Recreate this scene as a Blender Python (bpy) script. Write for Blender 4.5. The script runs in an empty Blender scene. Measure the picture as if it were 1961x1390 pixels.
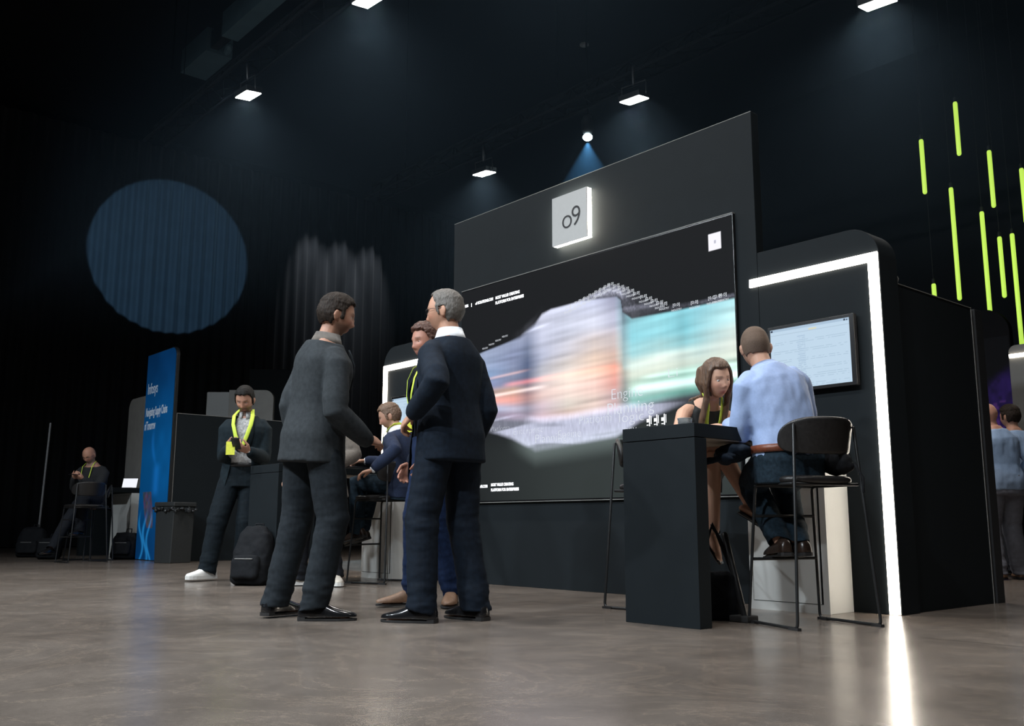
import bpy, bmesh, math, random
import numpy as np
from mathutils import Vector, Matrix, noise

random.seed(7)
SC = bpy.context.scene
COL = SC.collection
V = Vector
PI = math.pi

# ------------------------------------------------------------------ materials
def mat(name, color=(.5, .5, .5), rough=.6, metal=0., var=.12, nscale=30., bump=0., bscale=200.,
        emit=None, estr=0., spec=.5, sheen=0., attr=None, sss=0., stretch=None, coat=0.):
    m = bpy.data.materials.new(name); m.use_nodes = True
    nt = m.node_tree; b = nt.nodes['Principled BSDF']
    tc = nt.nodes.new('ShaderNodeTexCoord')
    src = tc.outputs['Object']
    if stretch:
        mp = nt.nodes.new('ShaderNodeMapping'); mp.inputs['Scale'].default_value = stretch
        nt.links.new(src, mp.inputs[0]); src = mp.outputs[0]
    if attr:
        at = nt.nodes.new('ShaderNodeAttribute'); at.attribute_name = attr
        nt.links.new(at.outputs['Color'], b.inputs['Base Color'])
        if sss:
            b.inputs['Subsurface Weight'].default_value = sss
            b.inputs['Subsurface Radius'].default_value = (.012, .005, .003)
            b.inputs['Subsurface Scale'].default_value = 1.
    else:
        n = nt.nodes.new('ShaderNodeTexNoise'); n.inputs['Scale'].default_value = nscale
        n.inputs['Detail'].default_value = 5.
        nt.links.new(src, n.inputs['Vector'])
        r = nt.nodes.new('ShaderNodeValToRGB')
        r.color_ramp.elements[0].position = .3; r.color_ramp.elements[1].position = .7
        r.color_ramp.elements[0].color = tuple(c * (1 - var) for c in color) + (1,)
        r.color_ramp.elements[1].color = tuple(min(1, c * (1 + var)) for c in color) + (1,)
        nt.links.new(n.outputs['Fac'], r.inputs[0]); nt.links.new(r.outputs[0], b.inputs['Base Color'])
    b.inputs['Roughness'].default_value = rough; b.inputs['Metallic'].default_value = metal
    b.inputs['Specular IOR Level'].default_value = spec
    if sheen: b.inputs['Sheen Weight'].default_value = sheen
    if coat: b.inputs['Coat Weight'].default_value = coat
    if bump:
        n2 = nt.nodes.new('ShaderNodeTexNoise'); n2.inputs['Scale'].default_value = bscale; n2.inputs['Detail'].default_value = 3.
        nt.links.new(src, n2.inputs['Vector'])
        bp = nt.nodes.new('ShaderNodeBump'); bp.inputs['Strength'].default_value = bump; bp.inputs['Distance'].default_value = .01
        nt.links.new(n2.outputs['Fac'], bp.inputs['Height']); nt.links.new(bp.outputs[0], b.inputs['Normal'])
    if emit:
        b.inputs['Emission Color'].default_value = tuple(emit) + (1,)
        b.inputs['Emission Strength'].default_value = estr
    return m

def screen_mat(name, strength, rough=.35):
    """A lit display, or a print given its own glow: the picture it shows is held in the colour attribute of its pixels."""
    m = bpy.data.materials.new(name); m.use_nodes = True
    nt = m.node_tree; b = nt.nodes['Principled BSDF']
    at = nt.nodes.new('ShaderNodeAttribute'); at.attribute_name = 'Col'
    nt.links.new(at.outputs['Color'], b.inputs['Emission Color'])
    b.inputs['Emission Strength'].default_value = strength
    b.inputs['Base Color'].default_value = (.004, .004, .005, 1); b.inputs['Roughness'].default_value = max(rough, .6); b.inputs['Specular IOR Level'].default_value = .06
    return m

M = {}
def _mats():
    M['booth'] = mat('booth_laminate', (.0078, .0112, .0136), .75, spec=.18, var=.06, nscale=6)
    M['booth_light'] = mat('lit_grey_laminate', (.30, .29, .27), .55, var=.08, nscale=6)
    M['black'] = mat('matte_black', (.010, .011, .013), .7, var=.15)
    M['blackgloss'] = mat('black_gloss', (.008, .008, .009), .25, var=.1)
    M['black_metal'] = mat('black_powder_metal', (.012, .013, .014), .4, var=.1)
    M['edge'] = mat('aluminium_edge', (.22, .22, .21), .45, var=.1)
    M['deep_black'] = mat('deep_black_laminate', (.004, .004, .005), .8, spec=.1)
    M['grey_panel'] = mat('mid_grey_laminate', (.10, .097, .09), .55, var=.06, nscale=6)
    M['leather'] = mat('black_leather', (.016, .015, .015), .34, var=.25, nscale=60, bump=.15, bscale=350)
    M['white_lam'] = mat('white_laminate', (.72, .73, .71), .45, var=.03, nscale=5)
    M['gapdark'] = mat('dark_gap', (.03, .035, .035), .8)
    M['beige_under'] = mat('raw_board', (.42, .35, .27), .7, var=.1, nscale=20)
    M['led'] = mat('led_diffuser', (.9, .88, .84), .4, emit=(1., .90, .76), estr=13., var=.01)
    M['lamp'] = mat('lamp_diffuser', (.9, .9, .9), .4, emit=(1., .95, .90), estr=60., var=.01)
    M['spotlens'] = mat('spot_lens', (.8, .9, .95), .2, emit=(.75, .95, 1.), estr=25., var=.01)
    M['sign_face'] = mat('sign_face', (.42, .43, .43), .5, var=.02)
    M['sign_glow'] = mat('sign_halo_acrylic', (.9, .9, .85), .4, emit=(1., .93, .78), estr=26., var=.01)
    M['ink'] = mat('ink_black', (.012, .012, .014), .5)
    M['text_white'] = mat('screen_text', (.8, .8, .8), .5, emit=(.95, .96, 1.), estr=1.3, var=.01)
    M['text_faint'] = mat('screen_text_faint', (.4, .4, .4), .5, emit=(.75, .80, .92), estr=.46, var=.01)
    M['text_dim'] = mat('screen_text_dim', (.5, .5, .5), .5, emit=(.75, .78, .92), estr=.27, var=.01)
    M['print_white'] = mat('white_print', (.55, .62, .70), .6, var=.03, emit=(.55, .68, .82), estr=.10)
    M['green'] = mat('lime_tube', (.5, .7, .1), .4, emit=(.50, .78, .10), estr=.95, var=.01)
    M['lime'] = mat('lime_ribbon', (.62, .78, .08), .7, var=.1, nscale=200)
    M['lime_card'] = mat('lime_card', (.70, .72, .06), .6, var=.1, nscale=60)
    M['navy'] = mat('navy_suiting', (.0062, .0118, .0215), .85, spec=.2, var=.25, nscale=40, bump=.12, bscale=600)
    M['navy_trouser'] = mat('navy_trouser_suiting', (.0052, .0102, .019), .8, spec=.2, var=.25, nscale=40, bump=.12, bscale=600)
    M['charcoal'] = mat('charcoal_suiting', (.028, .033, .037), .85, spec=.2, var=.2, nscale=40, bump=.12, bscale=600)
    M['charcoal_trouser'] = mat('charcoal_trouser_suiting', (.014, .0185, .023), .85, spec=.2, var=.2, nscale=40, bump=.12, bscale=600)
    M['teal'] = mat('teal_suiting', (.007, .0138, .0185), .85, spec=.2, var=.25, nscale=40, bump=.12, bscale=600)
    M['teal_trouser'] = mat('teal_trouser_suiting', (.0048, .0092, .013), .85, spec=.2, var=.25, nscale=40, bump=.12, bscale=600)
    M['brightnavy'] = mat('blue_cloth', (.014, .036, .085), .85, spec=.2, var=.25, nscale=40)
    M['bluejacket'] = mat('dark_blue_cloth', (.007, .0115, .023), .85, spec=.2, var=.2, nscale=40)
    M['sweater'] = mat('navy_knit', (.008, .017, .046), .95, var=.3, nscale=120, bump=.3, bscale=300)
    M['darksweater'] = mat('charcoal_knit', (.018, .019, .021), .95, var=.3, nscale=120, bump=.3, bscale=300)
    M['beige'] = mat('taupe_cloth', (.115, .098, .082), .9, var=.15, nscale=50, sheen=.1)
    M['darktrouser'] = mat('black_cloth', (.014, .016, .021), .9, spec=.2, var=.2, nscale=50)
    M['jeans'] = mat('dark_denim', (.013, .026, .039), .85, spec=.2, var=.35, nscale=60, bump=.2, bscale=500)
    M['grey_trouser'] = mat('blue_grey_cloth', (.17, .18, .22), .9, var=.12, nscale=30)
    M['bluejean'] = mat('deep_blue_cloth', (.007, .018, .055), .85, spec=.2, var=.25, nscale=50)
    M['blueshirt'] = mat('pale_blue_poplin', (.32, .42, .66), .75, var=.05, nscale=80, bump=.05, bscale=500)
    M['blueshirt2'] = mat('mid_blue_poplin', (.30, .42, .62), .8, var=.06, nscale=80)
    M['whiteshirt'] = mat('white_poplin', (.74, .75, .77), .75, var=.05, nscale=60)
    M['printshirt'] = mat('patterned_shirt', (.34, .34, .34), .8, var=.45, nscale=55)
    M['dress'] = mat('black_jersey', (.012, .013, .013), .8, var=.2)
    M['belt'] = mat('brown_leather', (.16, .045, .022), .4, var=.2, nscale=60)
    M['shoe_black'] = mat('black_polished_leather', (.010, .010, .011), .18, var=.2, nscale=40, coat=.4)
    M['shoe_brown'] = mat('dark_brown_leather', (.030, .018, .013), .28, var=.3, nscale=40)
    M['shoe_tan'] = mat('tan_leather', (.20, .115, .07), .5, var=.2, nscale=40)
    M['shoe_white'] = mat('white_leather', (.78, .77, .74), .5, var=.05, nscale=40)
    M['shoe_cream'] = mat('cream_leather', (.55, .50, .43), .6, var=.08, nscale=40)
    M['rubber'] = mat('black_rubber', (.015, .014, .014), .7)
    M['rubber_white'] = mat('white_rubber', (.66, .65, .62), .6, var=.05)
    M['skin'] = mat('skin', attr='Col', rough=.5, spec=.35, sss=.12)
    M['eye'] = mat('eye_white_iris', attr='Col', rough=.15)
    M['hair_dark'] = mat('dark_brown_hair', (.020, .013, .009), .65, spec=.2, var=.4, nscale=90, bump=.5, bscale=160, stretch=(1, 1, .2))
    M['hair_black'] = mat('black_hair', (.008, .007, .006), .65, spec=.2, var=.3, nscale=90, bump=.4, bscale=160)
    M['hair_grey'] = mat('grey_hair', (.125, .112, .098), .55, var=.3, nscale=120, bump=.5, bscale=180, stretch=(1, 1, .3))
    M['hair_buzz'] = mat('cropped_grey_brown_hair', (.115, .075, .052), .8, var=.2, nscale=250)
    M['hair_long'] = mat('long_brown_hair', (.105, .058, .034), .45, var=.45, nscale=60, bump=.6, bscale=110, stretch=(1, 1, .08))
    M['glasses'] = mat('dark_glasses_frame', (.03, .03, .03), .3, metal=.5)
    M['phone'] = mat('black_phone', (.01, .01, .012), .2)
    M['bagcloth'] = mat('black_nylon', (.006, .007, .009), .8, spec=.2, var=.3, nscale=70, bump=.2, bscale=300)
    M['binplastic'] = mat('dark_bin_plastic', (.030, .033, .034), .45, var=.1)
    M['binbag'] = mat('black_bin_liner', (.02, .022, .024), .25, var=.3, nscale=40)
    M['duct'] = mat('galvanised_duct', (.06, .10, .12), .6, spec=.2, var=.1, nscale=3)
    M['truss'] = mat('black_truss', (.004, .005, .006), .9, spec=.1)
    M['pole'] = mat('grey_metal_strip', (.30, .31, .32), .4, metal=.3)
    M['glass'] = mat('glass_tumbler', (.8, .83, .84), .08, var=.02)
    M['glass'].node_tree.nodes['Principled BSDF'].inputs['Transmission Weight'].default_value = .9
    M['jewel'] = mat('earring_metal', (.8, .75, .65), .2, metal=1.)
    M['sock'] = mat('patterned_sock', (.16, .16, .17), .9, var=.9, nscale=90)
_mats()

# ------------------------------------------------------------------ objects
ROOT = {}
def tag(o, label=None, cat=None, group=None, kind=None):
    if label: o['label'] = label
    if cat: o['category'] = cat
    if group: o['group'] = group
    if kind: o['kind'] = kind
    return o

def thing(name, label, cat, loc=(0, 0, 0), rz=0., group=None):
    o = bpy.data.objects.new(name, None); COL.objects.link(o)
    o.empty_display_size = .1
    o.location = loc; o.rotation_euler = (0, 0, rz)
    ROOT[o.name] = Matrix.Translation(V(loc)) @ Matrix.Rotation(rz, 4, 'Z')
    return tag(o, label, cat, group)

class MB:
    def __init__(s): s.v = []; s.f = []
    def add(s, vs, fs):
        n = len(s.v); s.v += [V(p) for p in vs]; s.f += [[i + n for i in f] for f in fs]
    def box(s, x0, x1, y0, y1, z0, z1):
        s.add([(x0, y0, z0), (x1, y0, z0), (x1, y1, z0), (x0, y1, z0), (x0, y0, z1), (x1, y0, z1), (x1, y1, z1), (x0, y1, z1)],
              [(0, 3, 2, 1), (4, 5, 6, 7), (0, 1, 5, 4), (1, 2, 6, 5), (2, 3, 7, 6), (3, 0, 4, 7)])
        return s
    def loft(s, rings, cap=True):
        n = len(rings[0]); vs = [p for r in rings for p in r]; fs = []
        for i in range(len(rings) - 1):
            for j in range(n):
                a = i * n + j; b = i * n + (j + 1) % n
                fs.append((a, b, b + n, a + n))
        if cap:
            fs.append(tuple(range(n - 1, -1, -1)))
            k = (len(rings) - 1) * n
            fs.append(tuple(range(k, k + n)))
        s.add(vs, fs); return s
    def tube(s, pts, rad, n=12, flat=None, flatdir=None, round_ends=True, closed=False):
        """Tube along pts; rad a number or list.  flat scales the section along flatdir."""
        pts = [V(p) for p in pts]
        if not isinstance(rad, (list, tuple)): rad = [rad] * len(pts)
        P = list(pts); Rr = list(rad)
        if round_ends and not closed:
            d0 = (P[0] - P[1]).normalized(); d1 = (P[-1] - P[-2]).normalized()
            a, b = P[0].copy(), P[-1].copy(); ra, rb = Rr[0], Rr[-1]
            P = [a + d0 * ra * .9, a + d0 * ra * .6] + P + [b + d1 * rb * .6, b + d1 * rb * .9]
            Rr = [ra * .38, ra * .78] + Rr + [rb * .78, rb * .38]
        N = len(P); rings = []; up = None
        for i in range(N):
            if closed: t = (P[(i + 1) % N] - P[i - 1])
            else: t = P[min(i + 1, N - 1)] - P[max(i - 1, 0)]
            t.normalize()
            if up is None:
                up = V((0, 0, 1)) if abs(t.z) < .9 else V((0, 1, 0))
                if flatdir: up = V(flatdir)
            if flatdir: up = V(flatdir)
            x = up - t * up.dot(t)
            if x.length < 1e-5: x = t.orthogonal()
            x.normalize(); y = t.cross(x); up = x
            k = flat if flat else 1.
            rings.append([P[i] + (x * math.cos(a) * k + y * math.sin(a)) * Rr[i] for a in [2 * PI * j / n for j in range(n)]])
        if closed:
            n_ = len(rings[0]); vs = [p for r in rings for p in r]; fs = []
            for i in range(N):
                for j in range(n_):
                    a = i * n_ + j; b = i * n_ + (j + 1) % n_; c = ((i + 1) % N) * n_
                    fs.append((a, b, c + (j + 1) % n_, c + j))
            s.add(vs, fs)
        else: s.loft(rings)
        return s
    def ball(s, c, r, n=14, m=9, rot=None):
        c = V(c); r = V(r) if not isinstance(r, (int, float)) else V((r, r, r)); rings = []
        for i in range(m + 1):
            th = -PI / 2 + PI * (i + .0) / m
            th = max(-PI / 2 + .12, min(PI / 2 - .12, th))
            ring = []
            for j in range(n):
                a = 2 * PI * j / n
                p = V((math.cos(th) * math.cos(a) * r.x, math.cos(th) * math.sin(a) * r.y, math.sin(th) * r.z))
                if rot: p = rot @ p
                ring.append(c + p)
            rings.append(ring)
        s.loft(rings); return s
    def prism(s, poly, axis, a0, a1):
        """poly of 2-D points extruded along axis ('x','y','z') from a0 to a1."""
        def P(p, a): return (a, p[0], p[1]) if axis == 'x' else (p[0], a, p[1]) if axis == 'y' else (p[0], p[1], a)
        n = len(poly); vs = [P(p, a0) for p in poly] + [P(p, a1) for p in poly]
        fs = [tuple(range(n)), tuple(range(2 * n - 1, n - 1, -1))] + [(i, i + n, (i + 1) % n + n, (i + 1) % n) for i in range(n)]
        s.add(vs, fs); return s
    def build(s, name, m, parent=None, world=False, smooth=False, bevel=0., solid=0., subsurf=0):
        me = bpy.data.meshes.new(name)
        vs = s.v
        if parent is not None and world:
            inv = ROOT[parent.name].inverted(); vs = [inv @ p for p in vs]
        me.from_pydata([tuple(p) for p in vs], [], s.f); me.update()
        bm = bmesh.new(); bm.from_mesh(me); bmesh.ops.recalc_face_normals(bm, faces=bm.faces); bm.to_mesh(me); bm.free()
        o = bpy.data.objects.new(name, me); COL.objects.link(o)
        if m is not None: me.materials.append(m)
        if parent is not None: o.parent = parent
        if smooth: me.shade_smooth()
        if solid:
            md = o.modifiers.new('solid', 'SOLIDIFY'); md.thickness = solid; md.offset = 0
        if subsurf:
            md = o.modifiers.new('sub', 'SUBSURF'); md.levels = subsurf; md.render_levels = subsurf
        if bevel:
            md = o.modifiers.new('bevel', 'BEVEL'); md.width = bevel; md.segments = 2; md.limit_method = 'ANGLE'
            me.shade_smooth(); md2 = o.modifiers.new('wn', 'WEIGHTED_NORMAL')
        return o

def text_mesh(name, body, size, origin, xdir, updir, m, parent=None, xs=1., extrude=.001, bold=0., spacing=1., align='LEFT', shear=0.):
    """Lettering as a mesh standing at origin, reading along xdir."""
    cu = bpy.data.curves.new(name, 'FONT'); cu.body = body; cu.size = size; cu.extrude = extrude
    cu.offset = bold; cu.space_character = spacing; cu.align_x = align; cu.resolution_u = 4; cu.shear = shear
    t = bpy.data.objects.new(name, cu); COL.objects.link(t)
    dg = bpy.context.evaluated_depsgraph_get()
    me = bpy.data.meshes.new_from_object(t.evaluated_get(dg))
    bpy.data.objects.remove(t); bpy.data.curves.remove(cu)
    x = V(xdir).normalized(); u = V(updir).normalized(); n = x.cross(u)
    mt = Matrix((x * xs, u, n)).transposed().to_4x4(); mt.translation = V(origin)
    if parent is not None: mt = ROOT[parent.name].inverted() @ mt
    me.transform(mt); me.materials.clear(); me.materials.append(m); me.name = name
    o = bpy.data.objects.new(name, me); COL.objects.link(o)
    if parent is not None: o.parent = parent
    return o

def join_meshes(name, objs, parent, m):
    """Fold several lettering meshes into one part."""
    mb = MB()
    for o in objs:
        mb.add([v.co.copy() for v in o.data.vertices], [list(p.vertices) for p in o.data.polygons])
        me = o.data; bpy.data.objects.remove(o); bpy.data.meshes.remove(me)
    return mb.build(name, m, parent)

def screen_grid(name, nu, nv, p00, du, dv, func, m, parent):
    """Flat display of nu x nv pixels from p00 along du and dv; func(u, v) -> rgb arrays (linear)."""
    u, v = np.meshgrid(np.linspace(0, 1, nu), np.linspace(0, 1, nv))
    inv = ROOT[parent.name].inverted() if parent is not None else Matrix()
    p00 = inv @ V(p00); R3 = inv.to_3x3(); du = R3 @ V(du); dv = R3 @ V(dv)
    co = (np.array(p00)[None, None, :] + u[..., None] * np.array(du) + v[..., None] * np.array(dv)).reshape(-1, 3)
    idx = np.arange(nu * nv).reshape(nv, nu)
    f = np.stack([idx[:-1, :-1], idx[:-1, 1:], idx[1:, 1:], idx[1:, :-1]], -1).reshape(-1, 4)
    me = bpy.data.meshes.new(name)
    me.vertices.add(len(co)); me.vertices.foreach_set('co', co.ravel())
    me.loops.add(f.size); me.loops.foreach_set('vertex_index', f.ravel().astype(np.int32))
    me.polygons.add(len(f)); me.polygons.foreach_set('loop_start', (np.arange(len(f)) * 4).astype(np.int32))
    me.update(); me.validate()
    ca = me.color_attributes.new('Col', 'FLOAT_COLOR', 'POINT')
    c = np.ones((nv, nu, 4), np.float32); c[..., :3] = np.clip(func(u, v), 0, None)
    ca.data.foreach_set('color', c.ravel())
    me.materials.append(m)
    o = bpy.data.objects.new(name, me); COL.objects.link(o)
    if parent is not None: o.parent = parent
    return o

def remesh(mb, name, m, parent, voxel=.008, smooth=4, wr=0., wfreq=9., wstretch=(1, 1, 1), cut=None, solid=0., colour=None, wfun=None, seed=0.):
    """One continuous skin over the overlapping volumes in mb; cloth folds by noise; cut(co)->bool mask removes faces."""
    me = bpy.data.meshes.new('tmp'); me.from_pydata([tuple(p) for p in mb.v], [], mb.f); me.update()
    bm = bmesh.new(); bm.from_mesh(me); bmesh.ops.recalc_face_normals(bm, faces=bm.faces); bm.to_mesh(me); bm.free()
    t = bpy.data.objects.new('tmp', me); COL.objects.link(t)
    r = t.modifiers.new('r', 'REMESH'); r.mode = 'VOXEL'; r.voxel_size = voxel; r.adaptivity = 0
    if smooth:
        s = t.modifiers.new('s', 'SMOOTH'); s.factor = .5; s.iterations = smooth
    dg = bpy.context.evaluated_depsgraph_get()
    out = bpy.data.meshes.new_from_object(t.evaluated_get(dg))
    bpy.data.objects.remove(t); bpy.data.meshes.remove(me)
    n = len(out.vertices); co = np.empty(n * 3); out.vertices.foreach_get('co', co); co = co.reshape(-1, 3)
    if wr:
        nr = np.empty(n * 3); out.vertices.foreach_get('normal', nr); nr = nr.reshape(-1, 3)
        st = np.array(wstretch) * wfreq
        d = np.empty(n)
        for i in range(n):
            p = co[i] * st
            d[i] = noise.noise(V((p[0] + seed, p[1], p[2]))) + .5 * noise.noise(V((p[0] * 2.3 + seed, p[1] * 2.3 + 7, p[2] * 2.3)))
        k = wr * (wfun(co) if wfun else 1.)
        co = co + nr * (d * k)[:, None]
        out.vertices.foreach_set('co', co.ravel())
    if cut is not None:
        bad = cut(co)
        bm = bmesh.new(); bm.from_mesh(out); bm.verts.ensure_lookup_table()
        bmesh.ops.delete(bm, geom=[bm.verts[i] for i in np.nonzero(bad)[0]], context='VERTS')
        for _ in range(6):
            bv = [v for v in bm.verts if v.is_boundary]
            new = {}
            for v in bv:
                nb = [e.other_vert(v).co for e in v.link_edges if e.is_boundary]
                if len(nb) == 2: new[v] = v.co * .4 + (nb[0] + nb[1]) * .3
            for v, c in new.items(): v.co = c
        bm.to_mesh(out); bm.free()
    if colour is not None:
        n = len(out.vertices); co = np.empty(n * 3); out.vertices.foreach_get('co', co); co = co.reshape(-1, 3)
        c = np.ones((n, 4), np.float32); c[:, :3] = colour(co)
        ca = out.color_attributes.new('Col', 'FLOAT_COLOR', 'POINT'); ca.data.foreach_set('color', c.ravel())
    out.materials.clear(); out.materials.append(m); out.name = name
    out.shade_smooth()
    o = bpy.data.objects.new(name, out); COL.objects.link(o)
    if parent is not None: o.parent = parent
    if solid:
        md = o.modifiers.new('solid', 'SOLIDIFY'); md.thickness = solid; md.offset = -1
    return o

# ------------------------------------------------------------------ people
def Rx(a): return Matrix.Rotation(a, 3, 'X')
def Ry(a): return Matrix.Rotation(a, 3, 'Y')
def Rz(a): return Matrix.Rotation(a, 3, 'Z')
def rot(yaw=0, pitch=0, roll=0):
    """degrees: yaw left, pitch forward, roll to the right (local: +y forward, +x right)"""
    return Rz(math.radians(yaw)) @ Rx(-math.radians(pitch)) @ Ry(math.radians(roll))

TORSO = np.array([  # d above pelvis, half width, half depth, y shift
    (-.14, .085, .075, 0), (-.10, .150, .105, 0), (-.02, .172, .122, -.005), (.07, .160, .112, 0), (.15, .150, .106, .004),
    (.25, .163, .114, .006), (.35, .178, .120, .004), (.40, .176, .112, -.002), (.435, .150, .096, -.008), (.465, .112, .082, -.012), (.50, .080, .068, -.012), (.54, .060, .060, -.004)])
TORSO_F = np.array([
    (-.14, .085, .075, 0), (-.10, .155, .108, 0), (-.02, .172, .118, -.005), (.07, .148, .100, 0), (.15, .126, .088, .004),
    (.25, .138, .098, .010), (.33, .152, .122, .018), (.39, .150, .096, 0), (.43, .122, .080, -.006), (.465, .088, .066, -.010), (.50, .064, .056, -.008), (.54, .050, .052, -.002)])

def sring(c, R, a, b, yo, n=28, e=2.4):
    out = []
    for j in range(n):
        t = 2 * PI * j / n; ct, st = math.cos(t), math.sin(t)
        x = a * math.copysign(abs(ct) ** (2 / e), ct); y = b * math.copysign(abs(st) ** (2 / e), st)
        out.append(c + R @ V((x, y + yo, 0)))
    return out

def ik(a, b, l1, l2, pole):
    a, b, pole = V(a), V(b), V(pole)
    d = b - a; L = d.length
    mx = (l1 + l2) * .995
    if L > mx: b = a + d * (mx / L); d = b - a; L = mx
    L = max(L, abs(l1 - l2) + .01)
    x = (l1 * l1 - l2 * l2 + L * L) / (2 * L); h = math.sqrt(max(0, l1 * l1 - x * x))
    u = d.normalized(); p = pole - u * pole.dot(u)
    if p.length < 1e-4: p = u.orthogonal()
    return a + u * x + p.normalized() * h, b

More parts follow.
